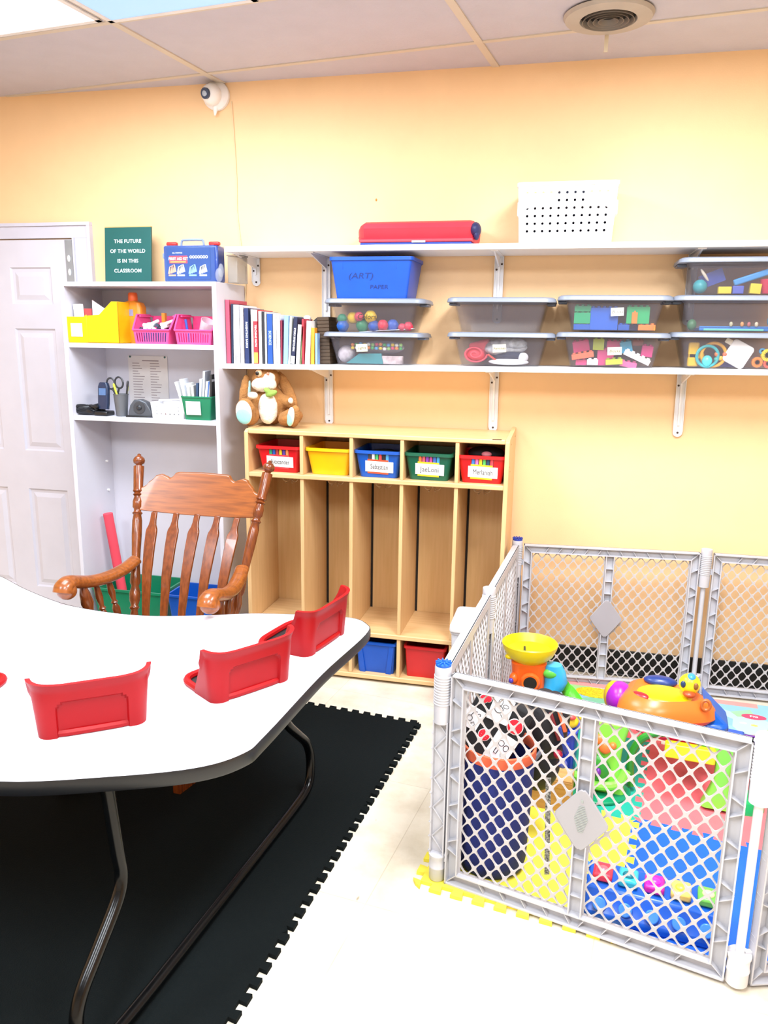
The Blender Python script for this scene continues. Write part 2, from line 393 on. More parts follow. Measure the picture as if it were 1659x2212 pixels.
o = B().ell((0, 0, .03), (.016, .02, .03)).ell((.006, .01, .05), (.012, .015, .03)).obj('clear_bag', M('#c9ccd2', 0.3, alpha=.22), loc=(-1.547, 3.345, Z3))
tag(o, 'crumpled clear plastic bag wedged beside the first aid case', 'bag')

# ---- bookcase first shelf
YEL = M('#f6b90d', 0.38)
t = thing('magazine_file', (-2.175, 3.36, Z1), 'yellow plastic magazine file with a blank white label on the first bookcase shelf', 'file box')
b = B()
# front face (narrow) and long cut side
b.prismy([(-.145, .122), (-.118, 0), (-.02, 0), (-.02, .128), (-.035, .118), (-.13, .118)], -.052, -.048)
b.prismy([(-.022, 0), (.142, 0), (.142, .186), (.11, .186), (.045, .128), (-.022, .122)], -.050, -.046)
b.prismy([(-.022, 0), (.142, 0), (.142, .186), (.11, .186), (.045, .128), (-.022, .122)], .046, .05)
b.box(.138, .142, -.05, .05, 0, .186).box(-.118, .142, -.05, .05, 0, .004)
b.prismy([(-.145, .122), (-.118, 0), (-.113, 0), (-.14, .122)], -.05, .05)
b.obj('box_shell', YEL, t, bevel=.0015)
B().box(-.103, -.045, -.0535, -.0518, .028, .088).obj('label_card', PAPER, t)
o = B().box(-.02, .02, 0, .022, 0, .17).obj('white_book', PAPER, loc=(-2.257, 3.345, Z1 + .006), rot=(0, R(-3), 0), bevel=.002); tag(o, 'small white booklet standing in the yellow magazine file', 'book')
o = B().box(-.018, .018, 0, .01, 0, .15).obj('red_card', M('#b8484a', 0.6), loc=(-2.228, 3.37, Z1 + .006)); tag(o, 'dull red card standing in the yellow magazine file', 'card')
o = B().prismy([(-.05, 0), (.06, 0), (.035, .14), (-.045, .19)], 0, .004).obj('workbook', M('#f1e6ee', 0.7), loc=(-2.165, 3.385, Z1 + .006)); tag(o, 'white and magenta workbook leaning in the yellow magazine file', 'book')
B().box(-.03, .035, -.0012, -.0002, .112, .12).obj('magenta_stripe', M('#a73872', 0.6), o)
t = thing('spray_bottle', (-2.030, 3.44, Z1), 'orange plastic bottle standing behind the yellow magazine file', 'bottle')
OR = M('#f5962c', 0.3, alpha=.92)
B().rings([[(x, y, z) for x, y in B().rrect(-w_, w_, -d_, d_, min(w_, d_) * .5)] for w_, d_, z in ((.05, .03, 0), (.054, .033, .01), (.054, .033, .165), (.045, .028, .185), (.018, .018, .195))]).obj('bottle_body', OR, t)
B().lathe([(.021, .19), (.022, .2), (.021, .226), (.017, .232)]).obj('cap', M('#ee6a2c', 0.4), t)
B().box(-.017, .017, -.0345, -.033, .125, .155).obj('blue_sticker', M('#8a8fb4', 0.5), t)

def basket(t, mat, w0, d0, w1, d1, h, slots, slotz=(.012, .055), zt=None):
    """slotted plastic basket: four sloping walls with slot holes"""
    t_ = .003
    def wall(wa, wb, hh, n):
        hs = []
        for k in range(n):
            f = (k + .5) / n - .5
            for za, zb in slots_z:
                xa = f * (wa + (wb - wa) * za / hh) * .88; xb = f * (wa + (wb - wa) * zb / hh) * .88; q = wa / n * .24
                hs.append([(xa - q, za), (xa + q, za), (xb + q, zb), (xb - q, zb)])
        return standup(holes([(-wa / 2, 0), (wa / 2, 0), (wb / 2, hh), (-wb / 2, hh)], hs, t_))
    slots_z = [slotz] if isinstance(slotz[0], float) else list(slotz)
    tilt = math.atan2((d1 - d0) / 2, h)
    for nm, wa, wb, n, rz, off in (('front_wall', w0, w1, slots, 0, d0 / 2), ('back_wall', w0, w1, slots, 180, d0 / 2), ('side_wall', d0, d1, max(2, int(slots * d0 / w0)), 90, w0 / 2), ('side_wall', d0, d1, max(2, int(slots * d0 / w0)), -90, w0 / 2)):
        me = wall(wa, wb, h / math.cos(tilt), n)
        me.materials.clear(); me.materials.append(mat)
        a = math.atan2((d1 - d0) / 2 if abs(rz) in (0, 180) else (w1 - w0) / 2, h)
        e = (Matrix.Rotation(R(rz), 4, 'Z') @ Matrix.Translation((0, -off, 0)) @ Matrix.Rotation(a, 4, 'X'))
        me.transform(e)
        mkobj(nm, me, t, smooth=0)
    B().box(-w0 / 2, w0 / 2, -d0 / 2, d0 / 2, 0, .003).obj('base', mat, t)
PK = M('#ea4f8e', 0.35)
def pinkbasket(x, label):
    t = thing('slotted_basket', (x, 3.40, Z1), label, 'basket', 'pink slotted baskets')
    me = standup(holes([(-.078, 0), (.078, 0), (.088, .062), (-.088, .062)], [[(-.068 + .0113 * k - .003, .010), (-.068 + .0113 * k + .003, .010), (-.072 + .012 * k + .003, .05), (-.072 + .012 * k - .003, .05)] for k in range(13)], .003))
    me.materials.append(PK); me.transform(Matrix.Translation((0, -.085, 0))); mkobj('front_wall', me, t, smooth=0)
    for s in (-1, 1):
        b = B(); pts = [(-.085, 0), (.085, 0), (.085, .128), (-.03, .128), (-.085, .062)]
        vs = []
        for k_, off in ((0, 0), (1, .003)):
            vs.append([(s * (.078 + .012 * z / .06 * .8 + off), y, z) for y, z in pts])
        b.rings(vs); b.box(s * .084 - .004, s * .084 + .004, -.03, .085, .122, .128)
        sl = B()
        b.obj('side_wall', PK, t)
        B().tube([(s * .092, -.087, .062), (s * .098, -.034, .13), (s * .098, .088, .13)], .0045, 6).obj('rim', PK, t)
    B().box(-.085, .085, .083, .087, 0, .128).obj('back_wall', PK, t)
    B().box(-.078, .078, -.085, .085, 0, .003).obj('base', PK, t)
    B().tube([(-.092, -.088, .062), (.092, -.088, .062)], .0045, 6).obj('front_rim', PK, t)
    return t
pinkbasket(-1.873, 'left pink slotted basket full of white capped markers'); pinkbasket(-1.665, 'right pink slotted basket holding a blue pen and a clear cup')
o = B().box(-.058, .058, -.05, .05, 0, .05).obj('marker_tray', M('#1f5fa8', 0.4), loc=(-1.873, 3.39, Z1 + .006), bevel=.004); tag(o, 'blue box of markers inside the left pink basket', 'box')
k = 0
for i in range(6):
    for j in range(2):
        o = B().cyl((0, -.0, 0), (0, .06, .004), .0085, n=12).obj('marker', M('#f5f6f8', 0.4) if (i + j) % 4 else M('#26324a', 0.4), loc=(-1.932 + .022 * i + .006 * j, 3.325 + .02 * j, Z1 + .066 + .018 * j + .003 * ((i * 7) % 3)), rot=(R(8 * ((i % 3) - 1)), 0, R(10 * ((i % 4) - 1.5))))
        tag(o, 'white or dark capped marker lying in the left pink basket', 'marker', 'markers in the left pink basket'); k += 1
o = B().box(-.008, .008, 0, .02, 0, .13).obj('glue_stick', M('#e2872f', 0.4), loc=(-1.868, 3.42, Z1 + .01)); tag(o, 'orange and yellow glue bottle sticking up behind the markers', 'bottle')
o = B().cyl((0, 0, 0), (-.014, .0, .105), .006).obj('blue_pen', M('#2b4fae', 0.4), loc=(-1.71, 3.36, Z1 + .006)); tag(o, 'blue pen standing in the right pink basket', 'pen')
o = B().lathe([(.024, 0), (.032, .06), (.03, .06), (.022, .003)]).obj('plastic_cup', M('#e8eaf0', 0.15, alpha=.4), loc=(-1.64, 3.37, Z1 + .055), rot=(R(15), R(30), 0)); tag(o, 'clear plastic cup tipped inside the right pink basket', 'cup')

# ---- bookcase second shelf
t = thing('cable_pile', (-2.25, 3.37, Z2), 'tangled pile of black cable at the left end of the second bookcase shelf', 'cable')
pts = [(.055 * math.cos(a * 1.7) * (1 + .25 * math.sin(a * .6)), .035 * math.sin(a * 1.9), .012 + .018 * (1 + math.sin(a * 2.3)) * (.5 + .5 * math.sin(a * .33) ** 2)) for a in [i * .42 for i in range(90)]]
B().tube(smoothpts(pts, 2), .0075, 6).obj('cable', BLACKP, t)
o = thing('cordless_phone', (-2.163, 3.35, Z2), 'dark navy cordless phone standing upright in a black base', 'phone')
B().rings([[(x, y, z) for x, y in B().rrect(-w_, w_, -.013, .013, .008)] for w_, z in ((.024, .03), (.027, .06), (.027, .135), (.022, .152), (.016, .156))]).obj('handset', M('#1f2f4c', 0.25), o, rot=(R(-6), 0, 0))
B().box(-.018, .018, -.0145, -.012, .095, .128).obj('screen', M('#4e6f9c', 0.2), o, rot=(R(-6), 0, 0))
B().box(-.035, .035, -.03, .04, 0, .022).obj('base_dock', BLACKP, o, bevel=.006)
t = thing('pencil_cup', (-2.073, 3.36, Z2), 'dark grey mesh pencil cup on the second bookcase shelf', 'cup')
B().lathe([(.026, 0), (.034, .10), (.0355, .10), (.0355, .104), (.032, .104), (.025, .003)], n=24).obj('cup_wall', M('#6c7076', 0.5, metal=.4), t)
def pen(loc, rot, c, ln, lab, cap=None):
    p_ = thing('pen', loc, lab, 'pen', rot=rot)
    B().cyl((0, 0, 0), (0, 0, ln), .0045, n=10).obj('barrel', M(c, 0.4), p_)
    B().turn([(0, .0055), (.8, .0055), (1, .003)], (0, 0, ln), (0, 0, ln + .028), 10).obj('pen_cap', M(cap or c, 0.4), p_)
pen((-2.063, 3.352, Z2 + .01), (0, R(-16), 0), '#d8e040', .12, 'yellow green highlighter leaning left in the pencil cup', '#c5d433')
pen((-2.067, 3.375, Z2 + .01), (0, R(10), 0), '#c9d24a', .11, 'lime pencil leaning right in the pencil cup')
pen((-2.060, 3.365, Z2 + .01), (0, R(9), 0), '#2a2c30', .13, 'black pen leaning right in the pencil cup')
t = thing('scissors', (-2.090, 3.37, Z2 + .012), 'black handled scissors standing handles up in the pencil cup', 'scissors', rot=(0, R(-7), 0))
for s in (-1, 1):
    B().tube([(s * .022 + .021 * math.cos(a), 0, .142 + .026 * math.sin(a)) for a in [2 * math.pi * i / 18 for i in range(19)]], .0045, 6).obj('handle', M('#2f3238', 0.4), t)
    B().tube([(s * .018, 0, .118), (0, 0, .08)], .005, 6).obj('shank', M('#2f3238', 0.4), t)
    B().prismy([(0, .09), (s * .012, .085), (s * .002, 0)], -.001, .001).obj('blade', M('#a9adb3', 0.25, metal=1), t)
t = thing('tape_dispenser', (-1.965, 3.36, Z2), 'black and silver desk tape dispenser on the second bookcase shelf', 'dispenser', rot=R(8))
B().rings([[(x, s * .024, z) for x, z in [(-.06, 0), (.055, 0), (.06, .01), (.05, .035), (.03, .07), (0, .083), (-.03, .08), (-.05, .055), (-.06, .02)]] for s in (1, -1)]).obj('body', M('#4b5058', 0.3), t, bevel=.006)
B().cyl((-.004, -.027, .045), (-.004, .027, .045), .028, n=24).obj('tape_roll', M('#3a3d43', 0.35), t)
B().box(-.07, .07, -.03, .03, 0, .008).obj('foot', BLACKP, t, bevel=.002)
B().ell((-.004, -.028, .045), (.013, .006, .012)).obj('hub', M('#2a2d33', 0.3), t)
t = thing('small_basket', (-1.820, 3.39, Z2), 'white perforated desk basket between the tape dispenser and the green file box', 'basket')
WB = M('#f2f1f4', 0.4)
hs = [[(-.055 + .022 * i + .0035 * math.cos(a), .02 + .016 * j + .0035 * math.sin(a)) for a in [2 * math.pi * k / 8 for k in range(8)]] for i in range(6) for j in range(3) if not (1 <= i <= 4 and j > 0) or j == 0]
me = standup(holes([(-.075, 0), (.075, 0), (.084, .072), (.05, .078), (.035, .068), (-.035, .068), (-.05, .078), (-.084, .072)], hs, .003)); me.materials.append(WB)
me.transform(Matrix.Translation((0, -.055, 0))); mkobj('front_wall', me, t, smooth=0)
B().box(-.078, .078, .052, .055, 0, .075).obj('back_wall', WB, t)
for s in (-1, 1): B().rings([[(s * .075, -.055, 0), (s * .075, .055, 0), (s * .084, .055, .074), (s * .084, -.055, .074)], [(s * .078, -.055, 0), (s * .078, .055, 0), (s * .087, .055, .074), (s * .087, -.055, .074)]]).obj('side_wall', WB, t)
B().box(-.075, .075, -.055, .055, 0, .003).obj('base', WB, t)
for s_, x, z in (('red printed card', -.02, .035), ('silver clips bag', .02, .03)):
    o = B().obox((0, 0, 0), (.05, .008, .035), (0, R(8), R(4))).obj('card' if 'red' in s_ else 'clip_bag', M('#b5605f' if 'red' in s_ else '#8f8f94', 0.5, var=.3, scale=60), loc=(-1.82 + x, 3.345, Z2 + z)); tag(o, s_ + ' inside the white desk basket', 'card' if 'red' in s_ else 'bag')
o = B().obox((0, 0, 0), (.13, .05, .008), (0, 0, R(5))).obj('envelope', M('#dedce2', 0.6), loc=(-1.815, 3.39, Z2 + .082), rot=(R(-5), R(-4), 0)); tag(o, 'pale grey envelope lying across the white desk basket', 'envelope')
GRN = M('#0f7a55', 0.38)
t = thing('file_box', (-1.663, 3.385, Z2), 'dark green plastic box of papers with a white label on the second bookcase shelf', 'file box')
B().tub(.125, .13, .148, .15, .108, r=.006, t=.003, rim=.003, rimh=.006).obj('box_shell', GRN, t)
B().box(-.05, .022, -.0015, .0, .0, .062).obj('label_card', PAPER, t, loc=(0, -.0725, .024), rot=(R(5), 0, 0))
pc = [('#f3f1ee', -.062, -16, .19, 'fan of cream folded paper at the left of the green box'), ('#e9ecf3', -.05, -11, .20, 'pale lilac sheet leaning left in the green box'),
      ('#fbfaf7', -.036, -6, .18, 'thick white booklet left of the navy folder in the green box'), ('#eceae4', -.022, -3, .17, 'cream pamphlet beside the navy folder'),
      ('#27405f', -.010, 2, .18, 'navy folder standing in the green box'), ('#dfe6f0', .004, 3, .20, 'pale blue pamphlet right of the navy folder'),
      ('#c9ced8', .016, 4, .235, 'grey plastic sleeve rising tallest in the green box'), ('#f5f5f7', .027, 6, .19, 'white sheet right of the grey sleeve'),
      ('#3d64a3', .036, 7, .19, 'blue edged pamphlet in the green box'), ('#f2f2f4', .045, 6, .20, 'narrow white pamphlet at the right of the green box'), ('#33302f', .054, 3, .22, 'black folder at the right end of the green box')]
for c, x, a, h, lab in pc:
    o = B().box(-.005, .005, 0, .10, 0, h - .02).obj('pamphlet', M(c, 0.7, var=.03), loc=(-1.663 + x, 3.335, Z2 + .006), rot=(0, R(a), R(10)), bevel=.001); tag(o, lab, 'paper')
t = thing('paper_notice', (-2.065, 3.606, 1.33), 'clear sleeve with a typed list pinned to the bookcase back above the tape dispenser', 'notice')
B().box(-.108, .108, -.0012, 0, -.16, .10).obj('sleeve', M('#e4e0de', 0.35, var=.04), t)
for a in (-.095, .095): B().ell((a, -.003, .095), (.005, .003, .005)).obj('pin', M('#3e6a66', 0.4), t)
b = B(); rg = random.Random(3)
for i in range(15):
    for xx in (-.085, .012):
        b.box(xx, xx + .03 + .035 * rg.random(), -.0017, -.0013, .062 - i * .013, .065 - i * .013)
b.box(-.03, .06, -.0017, -.0013, .074, .079)
b.obj('typed_lines', M('#9b8d90', 0.7), t)

# ---- floor of the bookcase
def bigtub(name, x0, x1, y0, y1, z0, h, mat, lab, cut=None, n='tub'):
    t = thing(name, ((x0 + x1) / 2, (y0 + y1) / 2, z0), lab, 'bin')
    B().tub((x1 - x0) * .88, (y1 - y0) * .88, x1 - x0, y1 - y0, h, r=.012, t=.003, rim=.006, rimh=.012).obj('bin_shell', mat, t)
    return t
bigtub('storage_bin', -2.28, -1.90, 3.33, 3.585, Z0, .215, GRN, 'dark green plastic bin on the bookcase floor behind the rocking chair')
t = thing('storage_bin', (-1.725, 3.40, Z0), 'blue open front plastic bin on the bookcase floor', 'bin')
BLU = M('#0b4fb0', 0.35)
B().tub(.21, .16, .25, .2, .225, r=.01, t=.003, rim=.006, rimh=.01).obj('bin_shell', BLU, t)
t = thing('foam_roll', (-2.20, 3.50, Z0 + .01), 'long red pink foam tube leaning in the green bin', 'tube', rot=(R(4), R(-5), 0))
B().cyl((0, 0, .0), (0, 0, .56), .024, n=20).obj('tube_body', M('#ee4a5c', 0.6), t)
B().cyl((0, 0, -.004), (0, 0, .0), .018, n=16).obj('tube_core', M('#cfe3b0', 0.6), t)

# ------------------------------------------------------------------ wall shelves
SH = M('#f5f4f4', 0.35, var=0.01); BR = M('#e9e8ea', 0.4, var=.01)
def wallshelf(x0, x1, z, tilt, label, br, th):
    t = thing('wall_shelf', (x0, 3.34, z), label, 'shelf', rot=(0, R(-tilt), 0))
    B().box(0, x1 - x0, 0, .275, -th, 0).obj('shelf_board', SH, t, bevel=.002)
    for bx, zl, hid in br:
        b = B(); lx = bx - x0
        pl = [(lx - .020, -th - .002)] + [(lx + .020 * math.cos(a), -zl + .02 + .020 * math.sin(a)) for a in [R(180 + 15 * i) for i in range(13)]] + [(lx + .020, -th - .002)]
        b.prismy(pl, .268, .273)
        b.prismy([(lx - .020, -th - .002), (lx - .020, -zl + .02), (lx - .017, -zl + .02), (lx - .017, -th - .002)], .262, .270)
        b.prismy([(lx + .017, -th - .002), (lx + .017, -zl + .02), (lx + .020, -zl + .02), (lx + .020, -th - .002)], .262, .270)
        b.box(lx - .004, lx + .004, .258, .270, -zl + .05, -th - .002)
        b.box(lx - .016, lx + .016, .03, .268, -th - .004, -th - .0005)
        b.rings([[(lx - .003, .03, -th - .004), (lx + .003, .03, -th - .004), (lx + .003, .262, -th - .004), (lx - .003, .262, -th - .004)], [(lx - .003, .045, -th - .008), (lx + .003, .045, -th - .008), (lx + .003, .262, -th - .05), (lx - .003, .262, -th - .05)]])
        bo = b.obj('bracket', BR, t)
        for dx, dz_ in ((.011, th + .035), (-.011, th + .058), (0, zl - .018)):
            B().cyl((lx + dx, .2665, -dz_), (lx + dx, .270, -dz_), .0045, n=12).obj('screw', M('#4b3c34', 0.4, metal=.5), bo)
    return t
wallshelf(-1.515, 1.75, 1.914, 0.0, 'upper white wall shelf carrying the red foam and the white basket', [(-1.48, .15, 0), (-1.135, .31, 0), (-.345, .31, 0), (.452, .31, 0), (1.25, .31, 0)], .023)
wallshelf(-1.545, 1.75, 1.411, 0.65, 'middle white wall shelf carrying the books and clear storage boxes', [(-1.125, .29, 0), (-.345, .30, 0), (.452, .30, 0), (1.25, .30, 0)], .022)
def zs_(x): return 1.411 + (x + 1.545) * math.tan(R(.65)) + .0008    # top of the middle shelf
ZU = 1.9145

# red foam and white basket on the upper shelf
t = thing('folded_mat', (-.675, 3.37, ZU), 'red and blue folded foam mat lying on the upper wall shelf', 'mat')
b = B()
prof = [(0, .012), (0, .022), (.012, .03), (-.0, .07), (.01, .09), (.04, .10), (.2, .098), (.225, .06), (.21, .02), (.2, .012)]
rs = []
for x, k_ in ((-.262, .45), (-.245, .8), (-.225, 1), (.22, 1.02), (.235, .95), (.248, .6)):
    rs.append([(x, .015 + y * (k_ if k_ < 1 else 1) + (0 if k_ >= 1 else (1 - k_) * .1), .055 + (z - .055) * k_) for y, z in prof])
b.rings(rs).obj('red_cover', M('#e02f41', 0.5, bump=.35, bscale=16, var=.05), t)
B().box(-.235, .235, -.004, .2, 0, .011).obj('blue_cover', M('#1f3f9a', 0.5), t, bevel=.003)
B().box(-.24, .24, -.008, .2, .0115, .024).obj('red_flap', M('#e6404f', 0.5), t, bevel=.004)
B().ell((.245, .05, .062), (.022, .05, .03)).ell((.25, .04, .04), (.012, .03, .02)).obj('blue_end', M('#232a5c', 0.5), t)
B().box(-.012, .045, -.0095, -.0085, .009, .016).obj('tag_label', PAPER, t)

t = thing('laundry_basket', (-.068, 3.475, ZU), 'white perforated plastic basket on the upper wall shelf', 'basket')
h = .225
hs = []
for j in range(6):
    for i in range(11):
        z = .045 + j * .0285; x = (i - 5) * (.0295 + .0015 * z / h)
        hs.append([(x + .0052 * math.cos(a), z + .0052 * math.sin(a)) for a in [2 * math.pi * k / 10 for k in range(10)]])
wbm = M('#f8f6f8', 0.35, var=.01)
for sgn in (1, -1):
    me = standup(holes([(-.178, 0), (.178, 0), (.190, h), (-.190, h)], hs, .003)); me.materials.append(wbm)
    me.transform(Matrix.Rotation(0 if sgn > 0 else math.pi, 4, 'Z') @ Matrix.Translation((0, -.115, 0)) @ Matrix.Rotation(R(2.5), 4, 'X')); mkobj('front_wall' if sgn > 0 else 'back_wall', me, t, smooth=0)
for s in (-1, 1):
    hs2 = [[(y_ * .03 + .0042 * math.cos(a), .045 + j * .0285 + .0046 * math.sin(a)) for a in [2 * math.pi * k / 8 for k in range(8)]] for y_ in range(-3, 4) for j in range(6)]
    me = standup(holes([(-.115, 0), (.115, 0), (.125, h), (-.125, h)], hs2, .003)); me.materials.append(wbm)
    me.transform(Matrix.Rotation(R(90) * s, 4, 'Z') @ Matrix.Translation((0, -.178, 0)) @ Matrix.Rotation(R(3), 4, 'X')); mkobj('side_wall', me, t, smooth=0)
    B().box(s * .192 - .006, s * .192 + .006, -.035, .035, .115, .17).obj('side_handle', wbm, t, bevel=.004)
B().box(-.178, .178, -.115, .115, 0, .004).obj('base', wbm, t)
rr = B().rrect(-.196, .196, -.131, .131, .02); ri = B().rrect(-.186, .186, -.121, .121, .014)
B().rings([[(x, y, h - .012) for x, y in rr], [(x, y, h + .002) for x, y in rr], [(x, y, h + .002) for x, y in ri], [(x, y, h - .012) for x, y in ri], [(x, y, h - .012) for x, y in rr]], cap=False).obj('rim', wbm, t)
o = B().rings([[(x, y, z) for x, y in B().rrect(-w_, w_, -d_, d_, .02)] for w_, d_, z in ((.15, .09, .005), (.165, .102, .05), (.167, .105, .13), (.11, .06, .165))]).obj('dark_cloth', M('#182338', 0.9, bump=.5, bscale=20), loc=(-.068, 3.478, ZU)); tag(o, 'dark navy cloth stuffed inside the white basket on the upper shelf', 'cloth')
o = B().ell((0, 0, .035), (.07, .055, .034)).obj('dark_cloth', M('#182338', 0.9), loc=(-.05, 3.475, ZU + .155)); tag(o, 'second dark bundle on top inside the white basket', 'cloth')
# wall nail hole
o = B().ell((0, 0, 0), (.004, .002, .006)).obj('wall_chip', M('#c98a3a', 0.7), loc=(-.905, WALL - .001, 2.135)); tag(o, 'tiny brown chip mark on the yellow wall above the red foam', 'mark')

# ------------------------------------------------------------------ books on the middle shelf
# (x, width, height, depth, colour, tilt, label, spine text/colour)
books = [
 (-1.530, .020, .280, .20, '#d2556e', 0, 'tall pink covered book at the left end of the book row', None),
 (-1.512, .010, .262, .19, '#22304a', 1, 'thin black spined book right of the tall pink one', None),
 (-1.501, .010, .258, .19, '#e8eef8', 1, 'thin pale blue book beside the thick white binder', None),
 (-1.484, .021, .257, .21, '#f6f6f6', 0, 'thick white binder near the left end of the book row', ('6', '#6a6e78')),
 (-1.463, .017, .250, .20, '#e6e0ee', 0, 'pale lilac book left of the navy one', None),
 (-1.440, .021, .243, .19, '#1d2f5c', 0, 'navy book with white spine lettering left of the red and white one', ('PARENTING BASICS', '#e8ecf4')),
 (-1.413, .011, .238, .18, '#f2e9dc', 0, 'cream book with orange foot squeezed left of the red spine', None),
 (-1.397, .019, .236, .19, '#d8303e', 0, 'red spined book with white lettering in the book row', ('TEACHING MATH', '#ffffff')),
 (-1.375, .015, .230, .18, '#efece8', 0, 'off white book between the red and the dark slim book', None),
 (-1.360, .011, .228, .18, '#23262e', 0, 'slim black book left of the wide blue one', None),
 (-1.349, .009, .226, .18, '#f5f3ee', 0, 'slim white book touching the wide blue one', None),
 (-1.329, .026, .218, .19, '#1c4d9c', 0, 'wide royal blue book in the middle of the row', ('SCIENCE', '#bcd0f0')),
 (-1.306, .016, .216, .18, '#f7f5f4', 0, 'white book right of the wide blue one', None),
 (-1.289, .016, .214, .18, '#fafafa', 0, 'white book with a small grey emblem near the top', ('O', '#5d6d92')),
 (-1.275, .008, .190, .16, '#8c2d45', 0, 'short maroon book beside the light blue one', None),
 (-1.257, .022, .210, .18, '#86b4e6', 2, 'light blue book right of the maroon one', None),
 (-1.240, .010, .207, .16, '#eef4ea', 3, 'thin white book with green foot beside the light blue one', None),
 (-1.224, .018, .205, .17, '#1b2444', 5, 'leaning navy book with white lettering and white foot', ('STORY STRETCHERS', '#f0f0f4')),
 (-1.200, .017, .172, .17, '#f3f0ea', 4, 'leaning white book right of the navy leaning one', None),
 (-1.185, .006, .165, .16, '#6d7a4e', 4, 'very thin olive book leaning near the red card', None),
 (-1.174, .010, .196, .12, '#c23340', 0, 'red wedge shaped book behind the short white one', None),
 (-1.155, .022, .188, .15, '#fbfaf8', 3, 'plain white book left of the orange one', None),
 (-1.130, .017, .158, .13, '#ee9a2c', 1, 'orange book near the right end of the row', None),
 (-1.112, .012, .134, .12, '#86a9d8', 0, 'short light blue book beside the brown slatted bookend', None),
]
for x, wd, h, dp, c, a, lab, tx in books:
    t = thing('book', (x, 3.385, zs_(x)), lab, 'book', 'books on the middle wall shelf', rot=(0, R(a), 0))
    B().box(-wd / 2, wd / 2, 0, .003, 0, h).box(-wd / 2, -wd / 2 + .0015, 0, dp, 0, h).box(wd / 2 - .0015, wd / 2, 0, dp, 0, h).obj('cover', M(c, 0.5, var=.03), t, bevel=.0006)
    B().box(-wd / 2 + .0016, wd / 2 - .0016, .003, dp - .004, .003, h - .003).obj('pages', M('#efe9da', 0.8), t)
    if tx:
        if len(tx[0]) > 2: text(tx[0], wd * .62, M(tx[1], 0.6), t, (0, -.0006, h * .52), rot=(R(90), R(-90), 0) if False else (R(90), R(90), 0), off=.0003, sx=min(1, h * .75 / (len(tx[0]) * wd * .42)))
        else: text(tx[0], wd * .7, M(tx[1], 0.6), t, (0, -.0006, h * (.12 if tx[0] == '6' else .9)))
        if 'white foot' in lab: B().box(-wd / 2, wd / 2, -.0006, 0, .002, .035).obj('spine_foot', PAPER, t)
        if 'red spined' in lab:
            B().box(-wd / 2, wd / 2, -.0006, 0, h - .05, h - .001).obj('spine_head', PAPER, t); B().box(-wd / 2, wd / 2, -.0006, 0, .002, .05).obj('spine_foot', M('#e8a04a', 0.5), t)
t = thing('slatted_bookend', (-1.085, 3.42, zs_(-1.085)), 'dark brown ribbed box standing as bookend at the right of the books', 'bookend', rot=(0, R(-2), 0))
b = B().box(-.026, .026, 0, .15, 0, .205)
for k_ in range(13): b.box(-.0275, .0275, -.003, .15, .004 + k_ * .0155, .016 + k_ * .0155)
b.obj('ribbed_shell', M('#463422', 0.6), t, bevel=.001)
o = B().prismy([(-.03, 0), (.012, 0), (.012, .205), (.006, .205), (-.03, .175)], 0, .12).obj('black_organiser', M('#23201f', 0.5), loc=(-1.137, 3.46, zs_(-1.12)), bevel=.001); tag(o, 'black angled desk organiser standing behind the orange book', 'organiser')
o = B().ell((0, 0, 0), (.018, .015, .014)).obj('paper_ball', M('#ded7d4', 0.8), loc=(-1.182, 3.47, zs_(-1.16) + .20)); tag(o, 'crumpled white paper resting on top of the red book', 'paper')

# ------------------------------------------------------------------ clear storage boxes
CL = M('#77737c', 0.18, alpha=.17, var=.01); LID = M('#878f9e', 0.38, var=.01)
LATCH = M('#5b6272', 0.4, var=.01)
def clearbox(loc, label, rot=0, sx=1):
    t = thing('storage_box', loc, label, 'storage box', 'clear storage boxes with grey lids', rot=rot)
    B().tub(.325 * sx, .20, .378 * sx, .235, .118, r=.022, t=.003, rim=.006, rimh=.008).obj('clear_body', CL, t)
    def rr(w, d, z, r): return [(x, y, z) for x, y in B().rrect(-w / 2, w / 2, -d / 2, d / 2, r)]
    B().rings([rr(.448 * sx, .262, .1185, .05), rr(.452 * sx, .266, .121, .052), rr(.444 * sx, .258, .134, .05), rr(.425 * sx, .24, .139, .045), rr(.405 * sx, .22, .139, .04), rr(.40 * sx, .215, .135, .04)]).obj('lid', LID, t)
    for s in (-1, 1):
        B().box(s * .205 * sx - .018, s * .205 * sx + .018, -.045, .045, .108, .118).obj('latch', LATCH, t, bevel=.003)
    return t
CY = 3.482; BH = .1405
def lab_(t, txt, x, z, c='#f6f0cf', w_=.05):
    l = B().box(-w_ / 2, w_ / 2, -.0012, 0, -.016, .016).obj('paper_label', M(c, 0.7), t, loc=(x, -.1115, z), rot=(R(8.5), R(-3), 0))
    text(txt, .016, M('#4a4438', 0.7), l, (0, -.0016, 0), shear=.25)
zA, zB, zC, zD = zs_(-.855), zs_(-.31), zs_(.14), zs_(.585)
t = clearbox((-.855, CY, zA), 'lower clear box in the leftmost stack, holding string beads and cards'); lab_(t, 'Lights', -.045, .072)
t = clearbox((-.850, CY, zA + BH), 'upper clear box in the leftmost stack, holding big coloured beads under the blue bin')
text('Colors', .03, M('#3a3530', 0.7), t, (-.03, -.1130, .062), rot=(R(98), 0, 0), shear=.2)
t = clearbox((-.307, CY, zB), 'lower clear box of the second stack, holding a coral cloth roll'); lab_(t, 'Families', .0, .074, w_=.055)
clearbox((-.312, CY, zB + BH), 'empty clear box on top of the second stack')
t = clearbox((.146, CY, zC), 'lower clear box of the third stack, full of pink toy bricks'); lab_(t, 'Blocks', .01, .066, w_=.055)
t = clearbox((.143, CY, zC + BH + .004), 'upper clear box of the third stack, holding blue and green toy bricks'); lab_(t, 'Blocks', .012, .075, '#f2f5f0')
